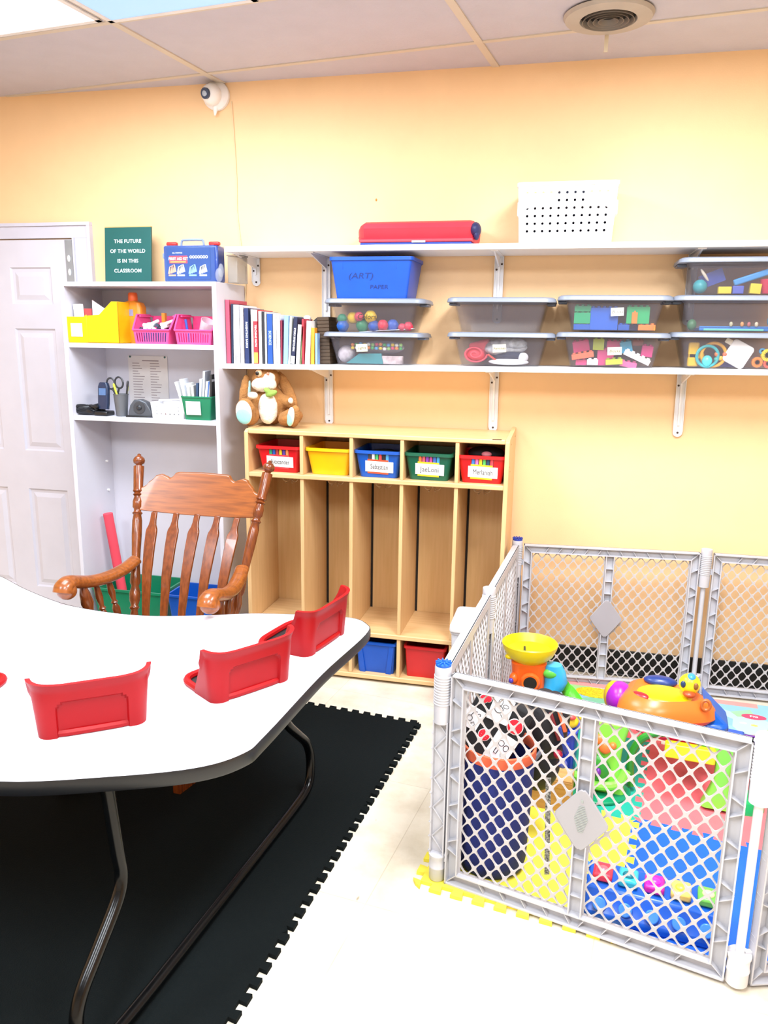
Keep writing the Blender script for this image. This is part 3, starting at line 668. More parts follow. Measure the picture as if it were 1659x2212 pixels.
clearbox((.595, CY, zD), 'bottom clear box of the rightmost stack, holding rattles and a white paddle')
clearbox((.59, CY, zD + BH), 'middle clear box of the rightmost stack, holding a flat blue tray')
clearbox((.597, CY - .003, zD + 2 * BH + .001), 'topmost clear box of the rightmost stack, holding blue and yellow toys')
# blue bin
t = thing('storage_bin', (-.862, CY - .003, zA + 2 * BH), 'opaque blue plastic bin marked art paper on top of the leftmost clear boxes', 'bin')
BB = M('#0a52c4', 0.35)
B().tub(.31, .205, .352, .24, .168, r=.012, t=.003, rim=.007, rimh=.014).obj('bin_shell', BB, t)
B().box(-.175, .175, -.119, .119, .150, .156).obj('bin_lid', M('#0b3f8c', 0.4), t)
for x in (-.125, .11): B().obox((x, -.1165, .135), (.003, .004, .03)).obj('rib', BB, t)
text('(ART)', .034, M('#0a2f74', 0.6), t, (-.045, -.1138, .09), rot=(R(96), 0, 0), sx=1.3, shear=.2)
text('PAPER', .024, M('#0a2f74', 0.6), t, (.035, -.1090, .045), rot=(R(96), 0, 0), sx=1.2, shear=.1)

def toy(name, b, c, loc, lab, cat='toy', grp=None, rot=(0, 0, 0), bevel=.002, rough=.4, **kw):
    o = b.obj(name, M(c, rough, **kw), loc=loc, rot=rot, bevel=bevel); return tag(o, lab, cat, grp)
# leftmost upper: big beads
z = zA + BH + .004; g = 'big beads in the upper left clear box'
for i, (x, dz_, c, r, lab) in enumerate([(-.145, .02, '#1456a8', .028, 'blue bead at the left bottom'), (-.148, .05, '#14845c', .022, 'green bead at the left above the blue one'), (-.105, .055, '#f0c419', .026, 'yellow bead high at the left'),
    (-.072, .06, '#dd3f58', .021, 'pink red bead between two yellow ones'), (-.02, .06, '#f2c61c', .028, 'yellow bead striped with a cord'), (-.06, .022, '#148a58', .03, 'green bead low in the middle'),
    (-.005, .02, '#2350a8', .026, 'blue bead low right of the green one'), (.035, .024, '#da2d44', .025, 'red bead low in the middle'), (.075, .024, '#2f5fc4', .027, 'blue bead right of the red one'), (.12, .016, '#d5405a', .018, 'small red bead near the right wall'), (.148, .02, '#dc3350', .021, 'red bead at the far right')]):
    b = B()
    for k_ in range(3): b.ell((0, 0, 0), (r, r * .82, r * .82), 14, 8, rot=(0, k_ * 1.05, 0))
    toy('bead', b, c, (-.85 + x, 3.40 + .018 * (i % 3 == 2), z + dz_), lab + ' in the upper left clear box', 'bead', g, bevel=0)
toy('picture_card', B().box(-.12, .12, 0, .05, 0, .003), '#eef0f4', (-.80, 3.39, z + .001), 'white card lying under the beads in the upper left clear box', 'card', rot=(0, R(-4), 0))
# leftmost lower
z = zA + .004
toy('foam_sheet', B().prismy([(-.11, 0), (.06, 0), (.05, .045), (-.05, .043), (-.08, .02)], 0, .02), '#2f8c94', (-.87, 3.395, z), 'teal foam sheet lying at the bottom of the lower left clear box', 'sheet')
toy('toy_card', B().box(-.055, .055, 0, .02, 0, .035), '#e8d3d6', (-.78, 3.40, z), 'white and red card deck right of the teal sheet', 'card', var=.3, scale=30)
toy('clear_wrap', B().ell((0, 0, .04), (.04, .03, .038)), '#d8cfd8', (-.985, 3.43, z), 'crumpled clear wrap at the left of the lower left clear box', 'bag', rough=.3, var=.3, scale=25)
rg = random.Random(5)
cols = ['#f0d03a', '#3fae5f', '#e0507a', '#f4f4f2', '#5aa7e0', '#ef8f3c', '#9fd47a']
for i in range(26):
    x = (-.105 + .018 * (i % 13)); dz_ = .065 + .016 * (i // 13) + .004 * rg.random()
    toy('small_bead', B().ell((0, 0, 0), (.0085, .008, .0075), 10, 6), cols[(i * 3 + i // 13) % 7], (-.845 + x, 3.40 + .004 * rg.random(), z + dz_), 'small coloured bead on the strings behind the label of the lower left clear box', 'bead', 'string beads in the lower left clear box', bevel=0)
toy('bead_bag', B().ell((0, 0, 0), (.10, .04, .03)), '#d9d5dc', (-.83, 3.46, z + .07), 'clear bag holding the string beads', 'bag', rough=.3, alpha=.5)
# second lower: coral roll etc.
z = zB + .004; rp = []
for k_ in range(40):
    a = k_ * .32; r = .006 + .0011 * k_; rp.append((r * math.cos(a) * 1.15, 0, r * math.sin(a) * .85 + .04))
b = B(); th = .004
b.rings([[(x, -.05, zz) for x, y, zz in rp], [(x, .07, zz) for x, y, zz in rp]], cap=False, closed=False)
o = b.obj('cloth_roll', M('#ee4f5e', 0.85, bump=.3), loc=(-.412, 3.44, z + .006)); md = o.modifiers.new('s', 'SOLIDIFY'); md.thickness = .006; tag(o, 'rolled coral red cloth at the left of the second stack lower box', 'cloth')
B().ell((0, .01, .04), (.046, .055, .034)).obj('roll_core', M('#ee4f5e', 0.85, bump=.3), o)
toy('cloth_fold', B().obox((0, 0, 0), (.09, .08, .05), (0, R(-15), 0)), '#ee5a66', (-.395, 3.46, z + .075), 'folded coral cloth above the roll', 'cloth', bevel=.012, rough=.85)
toy('plastic_bag', B().ell((0, 0, 0), (.09, .04, .034)).ell((.03, -.02, .015), (.06, .03, .024)).ell((-.03, -.01, -.01), (.06, .04, .026)), '#c8ccd2', (-.285, 3.43, z + .075), 'silvery crinkled plastic bag in the second stack lower box', 'bag', rough=.25, bump=.9, bscale=35, var=.3, scale=30)
toy('navy_cloth', B().ell((0, 0, 0), (.07, .05, .022)), '#26324a', (-.27, 3.43, z + .04), 'navy cloth under the silvery bag', 'cloth', rough=.9)
toy('white_cloth', B().ell((0, 0, 0), (.085, .05, .014)).ell((.06, 0, .02), (.022, .03, .02)), '#f1f0f4', (-.27, 3.41, z + .014), 'white cloth along the bottom right of the second stack lower box', 'cloth', rough=.9)
toy('red_strap', B().obox((0, 0, 0), (.05, .02, .008), (0, R(35), 0)), '#d2452f', (-.335, 3.395, z + .03), 'small red strap beside the coral roll', 'strap')
# toy bricks
def brick(nx, nz, u=.022, d=.045):
    b = B().box(0, nx * u, 0, d, 0, nz * u)
    for i in range(nx):
        for j in range(2): b.cyl((u * (i + .5), d * (j * .5 + .25), nz * u), (u * (i + .5), d * (j * .5 + .25), nz * u + .006), u * .3, n=10)
    return b
z = zC + BH + .008
for nx, nz, c, x, dz_, lab in [(3, 1, '#0d5fbf', -.155, 0, 'long blue brick at the left bottom'), (5, 4, '#0a63d0', -.092, 0, 'large blue brick block in the middle'), (3, 2, '#0fa56e', -.155, .024, 'green brick pair at the left'),
    (3, 1, '#0f9a64', -.155, .072, 'dark green brick at the upper left'), (2, 1, '#0b57b8', .020, 0, 'blue brick right of the large blue block'), (4, 1, '#1450b0', .035, 0, 'blue brick under the green block'),
    (3, 1, '#f08a3c', .098, 0, 'orange brick at the right bottom'), (4, 3, '#21b26e', .05, .026, 'large green brick block at the right'), (1, 2, '#f5892f', .070, .026, 'small orange brick in front of the green block')]:
    yy = 3.387 if 'in front' in lab else (3.45 if 'under the green' in lab else 3.393)
    tag(brick(nx, nz).obj('toy_brick', M(c, 0.35), loc=(.143 + x, yy, z + dz_), bevel=.001), lab + ' of the upper third box', 'toy brick', 'bricks in the upper third box')
z = zC + .006
for nx, nz, c, x, y, dz_, a, lab in [(3, 2, '#d8307c', -.150, 3.42, .048, -12, 'magenta brick tilted at the upper left'), (4, 1, '#f2714e', -.155, 3.392, .02, -10, 'long coral orange brick at the left'), (2, 1, '#e9468a', -.14, 3.41, 0, 0, 'pink brick at the bottom left'),
    (2, 1, '#fbf7fa', -.095, 3.39, .002, 0, 'white brick at the bottom left'), (2, 2, '#c3d92e', -.075, 3.42, .062, 0, 'lime brick at the upper middle'), (3, 3, '#ee4f96', -.055, 3.43, 0, 0, 'pink brick stack behind the label'),
    (3, 1, '#c8dc3a', -.02, 3.39, .003, -4, 'lime brick at the bottom middle'), (3, 2, '#ea3f8a', -.02, 3.43, .055, 0, 'bright pink brick at the top middle'), (2, 2, '#1fa0c8', .04, 3.40, .05, -14, 'turquoise brick right of the label'),
    (3, 1, '#ee6aa5', .035, 3.40, .0, 8, 'pink brick at the bottom right'), (5, 1, '#fbfbfd', .045, 3.385, .048, 24, 'long white brick slanting down to the right'), (2, 2, '#d83a86', .115, 3.41, .04, 5, 'magenta brick at the right wall'), (2, 1, '#9e4a30', .08, 3.43, .082, 0, 'brown brick at the top right')]:
    tag(brick(nx, nz).obj('toy_brick', M(c, 0.35), loc=(.146 + x, y, z + dz_), rot=(0, R(a), 0), bevel=.001), lab + ' of the lower third box', 'toy brick', 'bricks in the lower third box')
# rightmost stack
X4 = .597; z = zD + 2 * BH + .005
toy('toy_ball', B().ell((0, 0, 0), (.027, .027, .027)), '#2aa3ad', (X4 - .135, 3.41, z + .028), 'turquoise ball at the left of the topmost box', 'ball', bevel=0)
toy('toy_shell', B().obox((0, 0, 0), (.085, .05, .05), (0, R(-22), 0)), '#1d3f9c', (X4 - .09, 3.44, z + .06), 'dark blue rounded toy behind the ball', bevel=0)
toy('toy_spoon', B().ell((0, 0, 0), (.006, .006, .028), rot=(0, R(-35), 0)), '#cfc5b4', (X4 - .125, 3.39, z + .07), 'small tan stick toy above the turquoise ball', bevel=0)
toy('toy_block', B().box(-.024, .024, 0, .03, 0, .027), '#f0cf2c', (X4 - .045, 3.39, z), 'yellow block left of the periwinkle one in the topmost box', 'block')
toy('toy_block', B().box(-.02, .02, 0, .03, 0, .03), '#5061c0', (X4 + .003, 3.39, z), 'periwinkle block between two yellow blocks', 'block')
toy('toy_block', B().box(-.02, .02, 0, .03, 0, .038), '#f0d030', (X4 + .064, 3.39, z), 'yellow block right of the periwinkle one in the topmost box', 'block', rot=(0, R(4), 0))
toy('toy_bar', B().box(-.08, .08, 0, .02, -.012, .012), '#3a94d8', (X4 + .06, 3.385, z + .066), 'long light blue bar slanting up in the topmost box', bevel=.005, rot=(0, R(-19), 0))
toy('toy_cup', B().lathe([(.02, 0), (.032, .055), (.028, .055), (.018, .003)]), '#cf2f50', (X4 + .112, 3.41, z), 'crimson toy cup at the right of the topmost box', 'cup')
z = zD + BH + .005
toy('toy_tray', B().box(-.125, .15, 0, .16, 0, .012).box(-.125, .15, 0, .004, .012, .018), '#2b7fd0', (X4, 3.393, z), 'flat blue tray in the middle box of the rightmost stack', 'tray')
toy('tray_edge', B().box(-.10, .12, 0, .006, 0, .008), '#6fd0c0', (X4 - .01, 3.385, z), 'mint strip in front of the flat blue tray', 'strip')
toy('toy_ball', B().ell((0, 0, 0), (.03, .03, .03)), '#3aa6c4', (X4 + .155, 3.42, z + .04), 'sky blue ball at the right of the middle box', 'ball', bevel=0)
toy('toy_ball', B().ell((0, 0, 0), (.018, .018, .022)), '#3f7a50', (X4 - .152, 3.41, z + .022), 'dull green egg at the left of the middle box', 'ball', bevel=0)
for i, (x, c) in enumerate(((-.01, '#c7c2a0'), (.03, '#e2a060'), (.055, '#c26a6a'), (.082, '#e2d2b8'))):
    toy('toy_peg', B().ell((0, 0, 0), (.007, .007, .01), 10, 6), c, (X4 + x, 3.39, z + .026), ['pale green', 'tan', 'rose', 'cream'][i] + ' peg on the flat blue tray', 'peg', 'pegs on the blue tray', bevel=0)
z = zD + .005
toy('toy_elbow', B().box(-.02, .02, 0, .03, 0, .095).box(-.02, .04, 0, .03, .03, .055), '#f0bf20', (X4 - .135, 3.40, z), 'yellow pipe toy at the left of the bottom box', bevel=.006)
toy('toy_ring', B().tube([(.045 * math.cos(a), 0, .045 * math.sin(a)) for a in [2 * math.pi * i / 24 for i in range(25)]], .0065, 8), '#f0b02a', (X4 - .062, 3.395, z + .048), 'yellow ring rattle in the bottom box', 'ring', bevel=0)
toy('toy_ring', B().tube([(.04 * math.cos(a), 0, .04 * math.sin(a)) for a in [2 * math.pi * i / 24 for i in range(25)]], .006, 8), '#33b0b8', (X4 - .085, 3.388, z + .042), 'turquoise ring rattle in front of the yellow ring', 'ring', bevel=0)
toy('toy_ball', B().ell((0, 0, 0), (.02, .02, .022)), '#58c4cf', (X4 - .085, 3.388, z + .024), 'pale turquoise rattle head low in the bottom box', 'ball', bevel=0)
for i, (x, dz_, c, nm) in enumerate(((-.05, .05, '#f08040', 'orange'), (-.035, .035, '#f2c23a', 'yellow'), (-.02, .05, '#ef7a50', 'coral'), (-.05, .03, '#36b0a0', 'mint'))):
    toy('small_bead', B().ell((0, 0, 0), (.01, .01, .01), 10, 6), c, (X4 + x, 3.392, z + dz_), nm + ' bead inside the yellow ring rattle', 'bead', 'beads of the ring rattle', bevel=0)
t = thing('paddle', (X4 + .028, 3.385, z + .052), 'white paddle shaped toy leaning in the bottom right box', 'paddle', rot=(0, R(28), 0))
B().rings([[(x, y, zz) for x, zz in B().rrect(-.044, .044, -.047, .047, .014)] for y in (.012, 0)]).obj('paddle_face', M('#fbfafc', 0.4), t, bevel=.002)
B().box(-.07, -.04, .002, .01, .015, .035).obj('paddle_handle', M('#f6efe0', 0.4), t, bevel=.002)
toy('toy_wedge', B().prismy([(-.03, 0), (.03, 0), (-.02, .04)], 0, .02), '#3c3f9a', (X4 - .0, 3.42, z), 'indigo wedge under the white paddle', 'wedge')
for i, (x, dz_, r, c, nm) in enumerate(((.10, .022, .02, '#f28a2c', 'orange gear toy low'), (.135, .05, .024, '#f6d62a', 'yellow spiky toy high'), (.115, .065, .012, '#4a9cc8', 'small blue toy left of the spiky one'), (.14, .018, .018, '#e2604a', 'red toy at the bottom'))):
    b = B()
    for k_ in range(6): b.obox((0, 0, 0), (r * 2, r, r * .45), (0, k_ * math.pi / 6, 0))
    toy('spiky_toy', b, c, (X4 + x, 3.395, z + dz_), nm + ' right of the white paddle', bevel=.001)

# ------------------------------------------------------------------ cubby locker
WD = M('#dcb684', 0.42, kind='wood', h2='#d2ab77', scale=9); WDX = M('#dcb684', 0.42, kind='woodx', h2='#d0a873', scale=9)
WDE = M('#c79a5f', 0.5)
t = thing('cubby_locker', (-1.402, 3.24, 0), 'maple five section coat locker with bins along its top cubbies, beside the playpen', 'locker')
Wc, Dc, Hc = 1.167, .355, 1.134
for x in (0, Wc - .018):
    p = [(0, .0), (Dc, 0), (Dc, Hc + .018)] + [(Dc - .02 + .02 * math.cos(a), Hc + .0 + .018 * math.sin(a)) for a in (R(30), R(60), R(90))] + [(Dc - .07, Hc + .012), (.02, Hc - .001), (0, Hc - .012)]
    B().rings([[(x, y, z) for y, z in p], [(x + .018, y, z) for y, z in p]]).obj('side_panel', WD, t, bevel=.003)
B().box(.018, Wc - .018, .001, Dc - .008, Hc - .020, Hc).obj('top_panel', WDX, t, bevel=.004)
B().box(.018, Wc - .018, .0, Dc - .008, .922, .942).obj('shelf', WDX, t, bevel=.003)
B().box(.018, Wc - .018, .0, Dc - .008, .215, .237).obj('bench_shelf', WDX, t, bevel=.004)
B().box(.018, Wc - .018, .0, Dc - .008, .012, .034).obj('bottom_panel', WDX, t, bevel=.004)
B().box(.018, Wc - .018, .025, .04, 0, .012).obj('kick_board', M('#6b5334', 0.6), t)
B().box(.018, Wc - .018, Dc - .008, Dc - .003, .012, Hc - .01).obj('back_panel', M('#d8b27e', 0.5, kind='wood', h2='#d0a972', scale=9), t)
for xw in (-1.137, -.911, -.687, -.451):
    x = xw + 1.402
    B().box(x - .008, x + .008, .004, Dc - .008, .942, Hc - .02).obj('divider', WD, t, bevel=.002)
    B().box(x - .008, x + .008, .006, Dc - .014, .237, .922).obj('divider', WD, t, bevel=.002)
    B().box(x - .008, x + .008, .006, Dc - .01, .034, .215).obj('divider', WD, t, bevel=.002)
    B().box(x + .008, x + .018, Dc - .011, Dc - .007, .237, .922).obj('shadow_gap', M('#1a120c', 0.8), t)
for x in (.155, .375, .600, .825, 1.045):
    b = B()
    for dx in (-.034, .034):
        b.tube(smoothpts([(x, .17, .922), (x, .17, .892), (x + dx * .6, .165, .878), (x + dx, .16, .886), (x + dx * 1.05, .16, .896)], 3), .0028, 6)
    for dx in (-.013, .013): b.tube(smoothpts([(x, .17, .90), (x + dx, .15, .874), (x + dx * 1.2, .14, .878)], 3), .0028, 6)
    b.obj('coat_hook', M('#d9c9ae', 0.3, metal=.6), t)
B().box(Wc - .072, Wc - .034, -.0005, .008, Hc + .0003, Hc + .0018).obj('maker_plate', M('#4e4234', 0.5), t)
for y_, z_ in ((.09, 1.105), (.02, 1.02), (.09, .99), (.3, 1.115)): B().cyl((Wc - .001, y_, z_), (Wc + .001, y_, z_), .0035, n=8).obj('bolt_cap', M('#9c7440', 0.5), t)

def cubbin(x, y, z, c, label, name=None, band=None, crayons=(), w1=.215, w0=.165, h=.118):
    t = thing('cubby_bin', (x, y, z), label, 'bin', 'coloured bins in the cubby locker')
    mt = M(c, 0.35)
    B().tub(w0, .20, w1 - .016, .235, h, r=.018, t=.003, rim=.009, rimh=.013).obj('bin_shell', mt, t)
    if name:
        tl = math.atan2(.0175, h)
        r = bpy.data.objects.new('name_tag', B().box(-.062, .062, -.0012, 0, -.022, .026).obj('x', PAPER).data)
        bpy.data.objects.remove(bpy.data.objects['x'])
        COL.objects.link(r); r.parent = t; r.location = (.006, -.109, .046); r.rotation_euler = (tl, R(1.5), 0)
        text(name, .032, M('#4a4a50', 0.7), r, (0, -.0018, .001), sx=min(.9, 6.0 / len(name)))
        B().box(-.052, .040, -.0008, .0003, -.030, .034).obj('border_band', M(band, 0.6), r)
        for i, cc in enumerate(crayons):
            xx = -.042 + i * .0155; hh = .052 + .008 * ((i * 5) % 3) / 2
            b = B().box(xx - .006, xx + .006, -.0006, .0006, .02, hh).prismy([(xx - .006, hh), (xx + .006, hh), (xx + .0022, hh + .011), (xx - .0022, hh + .011)], -.0006, .0006)
            b.obj('crayon_print', M(cc, 0.6), r)
            B().box(xx - .0075, xx + .0075, -.0002, .0004, .018, hh + .003).obj('crayon_outline', INK, r)
    return t
yb, zb = 3.378, .943
cubbin(-1.252, yb, zb, '#d3141c', 'red name tagged bin in the leftmost top cubby behind the chair finial', 'Alexzander', '#d8343c', ('#2a9a68', '#2455b8', '#b33a3a', '#f0c828', '#5a3a9c', '#f08a50'))
cubbin(-1.020, yb, zb, '#f7b70a', 'plain yellow bin without a tag in the second top cubby')
cubbin(-.797, yb, zb, '#0b53b4', 'blue name tagged bin in the middle top cubby', 'Sebastian', '#e8502c', ('#3c3c44', '#f2f2f2', '#48b868', '#e04848', '#222228', '#4aa0dc'))
cubbin(-.576, yb, zb, '#04583f', 'dark green name tagged bin in the fourth top cubby', 'JaeLoni', '#f0c51c', ('#f07a3c', '#e05a6c', '#8c3cb0', '#b84890', '#3c6cc0', '#3a9cd0'))
cubbin(-.350, yb, zb, '#d8141a', 'red name tagged bin in the rightmost top cubby', 'Merlaniah', '#f2c321', ('#3f7fd8', '#f07ac0', '#f2d02c', '#58c060', '#1f4a6c', '#e04a58'))
o = B().ell((0, 0, 0), (.08, .07, .03)).obj('dark_cloth', M('#1d1c22', 0.9, bump=.4), loc=(-.345, yb + .02, zb + .112)); tag(o, 'black cloth heaped inside the rightmost red cubby bin', 'cloth')
o = B().ell((0, 0, 0), (.022, .02, .012)).obj('pink_cloth', M('#d9828e', 0.8), loc=(-.335, yb - .065, zb + .118)); tag(o, 'small pink cloth bit at the front of the rightmost red bin', 'cloth')
o = B().ell((0, 0, 0), (.07, .06, .02)).obj('dark_cloth', M('#20252e', 0.9, bump=.4), loc=(-.797, yb + .02, zb + .088)); tag(o, 'dark cloth inside the middle blue cubby bin', 'cloth')
for x, c, lab in ((-.797, '#0b4fb4', 'blue bin in the bottom cubby left of the red one'), (-.570, '#c01a20', 'red bin in the bottom cubby beside the playpen corner')):
    t = thing('cubby_bin', (x, 3.385, .0345), lab, 'bin', 'coloured bins in the cubby locker')
    B().tub(.165, .22, .18, .24, .150, r=.008, t=.003, rim=.007, rimh=.012).obj('bin_shell', M(c, 0.35), t)
    if 'blue' in lab[:4]:
        for s in (-1, 1): B().rings([[(s * .06 - .012, -.119, 0), (s * .06 + .012, -.119, 0), (s * .06 + .012, -.10, 0), (s * .06 - .012, -.10, 0)], [(s * .075 - .01, -.124, .138), (s * .075 + .01, -.124, .138), (s * .075 + .01, -.11, .138), (s * .075 - .01, -.11, .138)]]).obj('corner_rib', M(c, 0.35), t)

# ---- plush rabbit on the locker
TAN = M('#a8743f', 0.95, bump=1, bscale=120, var=.15, scale=30); CRM = M('#f6ecdc', 0.95, bump=1, bscale=110, var=.08, scale=30); AQ = M('#9fdcd6', 0.85, bump=.3, bscale=80)
t = thing('plush_rabbit', (-1.345, 3.40, 1.140), 'tan and cream plush rabbit with aqua foot pads sitting on the locker top', 'plush toy')
def fuzzy(b, name, mt, vox=.006, disp=.006, parent=None, sz=.018):
    o = b.obj(name, mt, parent or t, smooth=0)
    md = o.modifiers.new('r', 'REMESH'); md.mode = 'VOXEL'; md.voxel_size = vox; md.use_smooth_shade = True
    tx = bpy.data.textures.new('fur', 'CLOUDS'); tx.noise_scale = sz
    md = o.modifiers.new('s', 'SMOOTH'); md.iterations = 4
    md = o.modifiers.new('d', 'DISPLACE'); md.texture = tx; md.strength = disp; md.mid_level = .5
    return o
b = B()
b.ell((0, .03, .085), (.075, .075, .09))                      # torso
b.ell((-.018, 0.015, .205), (.066, .062, .056))                # head
b.ell((-.07, -.055, .05), (.045, .065, .050), rot=(R(25), 0, R(10)))   # left leg
b.ell((.115, -.035, .038), (.065, .050, .038), rot=(0, R(-18), R(-25)))  # right leg
b.ell((-.055, -.02, .115), (.032, .06, .028), rot=(R(15), 0, R(-25)))    # arm
b.ell((.075, .02, .105), (.05, .035, .03), rot=(0, R(25), 0))
body = fuzzy(b, 'body', TAN)
fuzzy(B().ell((.008, -.035, .075), (.046, .035, .072)), 'belly', CRM)
fuzzy(B().ell((-.010, -.030, .182), (.060, .044, .034)).ell((.018, -.03, .215), (.026, .03, .022)), 'muzzle', CRM)
fuzzy(B().ell((-.030, -.040, .233), (.018, .016, .018)), 'eye_patch', M('#f0c39a', 0.9), disp=.001)
B().ell((-.030, -.060, .232), (.0085, .006, .0095)).obj('eye', M('#14100f', 0.08), t)
B().ell((.022, -.062, .232), (.008, .006, .006)).obj('nose', M('#c97a5a', 0.5), t)
for x, y, z, rx, rz, lab in ((-.072, -.100, .064, .040, .055, 'left'), (.150, -.075, .050, .026, .048, 'right')):
    rt = (R(8), 0, R(-4)) if lab == 'left' else (R(6), R(28), R(-38))
    f = fuzzy(B().ell((0, 0, 0), (rx + .009, .022, rz + .008)), 'foot', TAN); f.location = (x, y, z); f.rotation_euler = rt
    g_ = B().ell((0, -.019, .0), (rx, .009, rz)).obj('sole', CRM, f)
    B().ell((0, -.023, -.014), (rx * .90, .008, rz * .68)).obj('aqua_pad', AQ, f)
fuzzy(B().ell((-.038, -.095, .137), (.024, .02, .017)), 'paw', CRM, disp=.003)
fuzzy(B().ell((.112, -.02, .112), (.013, .013, .016)), 'paw', CRM, disp=.002)
for nm, c0, rad, rt in (('ear', (-.110, -.02, .125), (.026, .016, .105), (0, R(6), R(35))), ('ear', (.078, .03, .158), (.030, .014, .095), (0, R(-30), R(-10)))):
    e_ = fuzzy(B().ell((0, 0, 0), rad), nm, TAN, disp=.004); e_.location = c0; e_.rotation_euler = rt
    if c0[0] < 0: B().ell((.016, -.008, -.008), (.010, .007, rad[2] * .8)).obj('ear_lining', M('#a8e0dd', 0.8), e_)
fuzzy(B().ell((.022, -.072, .158), (.020, .014, .012), rot=(0, R(30), 0)).ell((.045, -.065, .148), (.022, .014, .014), rot=(0, R(-20), 0)).ell((.03, -.07, .142), (.018, .014, .014)), 'green_bow', M('#8aa84e', 0.95), vox=.004, disp=.005, sz=.01)

# ------------------------------------------------------------------ horseshoe table
t = thing('horseshoe_table', (-1.42, 1.8, 0), 'white kidney shaped classroom table with black edge and black tube legs', 'table')
op = [(-1.121, 1.262), (-.910, 1.335), (-.745, 1.415), (-.668, 1.500), (-.650, 1.60), (-.625, 1.959), (-.585, 2.27), (-.605, 2.365), (-.700, 2.411), (-.985, 2.366), (-1.214, 2.279), (-1.396, 2.240), (-1.643, 2.268), (-1.888, 2.372), (-2.10, 2.49), (-2.24, 2.53), (-2.34, 2.48), (-2.37, 2.36), (-2.33, 2.1), (-2.24, 1.75), (-2.14, 1.52), (-1.98, 1.36), (-1.75, 1.27), (-1.42, 1.235)]
pts = [(p.x + 1.42, p.y - 1.8) for p in smoothpts([(x, y, 0) for x, y in op], 6, True)]
def inset(poly, d):
    n = len(poly); o = []
    for i in range(n):
        a = Vector(poly[i - 1]); b_ = Vector(poly[(i + 1) % n]); tn = (b_ - a).normalized(); o.append((poly[i][0] - tn.y * d, poly[i][1] + tn.x * d))
    return o
pin = inset(pts, .004); pin2 = inset(pts, .002)
B().prism(pin, .590, .620).obj('table_top', M('#e9e7f0', 0.2, var=.01, coat=.2), t, smooth=40)
B().rings([[(x, y, .618) for x, y in inset(pts, .006)], [(x, y, .6205) for x, y in pin2], [(x, y, .614) for x, y in pts], [(x, y, .592) for x, y in pts], [(x, y, .586) for x, y in pin2], [(x, y, .586) for x, y in inset(pts, .010)], [(x, y, .618) for x, y in inset(pts, .006)]], cap=False).obj('edge_band', M('#14161a', 0.3), t, smooth=50)
LG = M('#040506', 0.22)
LG.node_tree.nodes['Principled BSDF'].inputs['Specular IOR Level'].default_value = .3
def legset(P0, P1, nx, name='leg_frame', k0=1.25, k1=.95):
    P0 = Vector(P0); P1 = Vector(P1); d = (P1 - P0).normalized(); n = Vector((nx, 0, 0))
    Wd = (P1 - P0).length
    pl = [(0.0, .588), (0.0, .42), (.0, .36), (-.02, .315), (-.085, .25), (-.135, .20), (-.155, .15), (-.15, .10), (-.125, .055), (-.07, .036), (0.05, .031)]
    def pt(s, z): return P0 + d * s + n * (z - .03) * .12 + Vector((0, 0, z))
    left = [pt(s * (k0 if s < 0 else 1), z) for s, z in pl]; rightp = [pt(Wd - s * (k1 if s < 0 else 1), z) for s, z in reversed(pl)]
    mid = [pt(Wd * f, .031) for f in (.3, .5, .7)]
    sm = smoothpts(left[:2] + left[2:], 4)[:] + mid + smoothpts(rightp, 4)
    B().tube([p - Vector((-1.42, 1.8, 0)) for p in sm], .0155, 12).obj(name, LG, t)
legset((-.880, 1.365, 0), (-.797, 2.175, 0), -.8)
legset((-2.02, 1.45, 0), (-2.12, 2.22, 0), .9)
B().box(-.62, .62, -.02, .0, .555, .588).box(-.55, .53, -.35, -.33, .555, .588).obj('under_frame', LG, t)

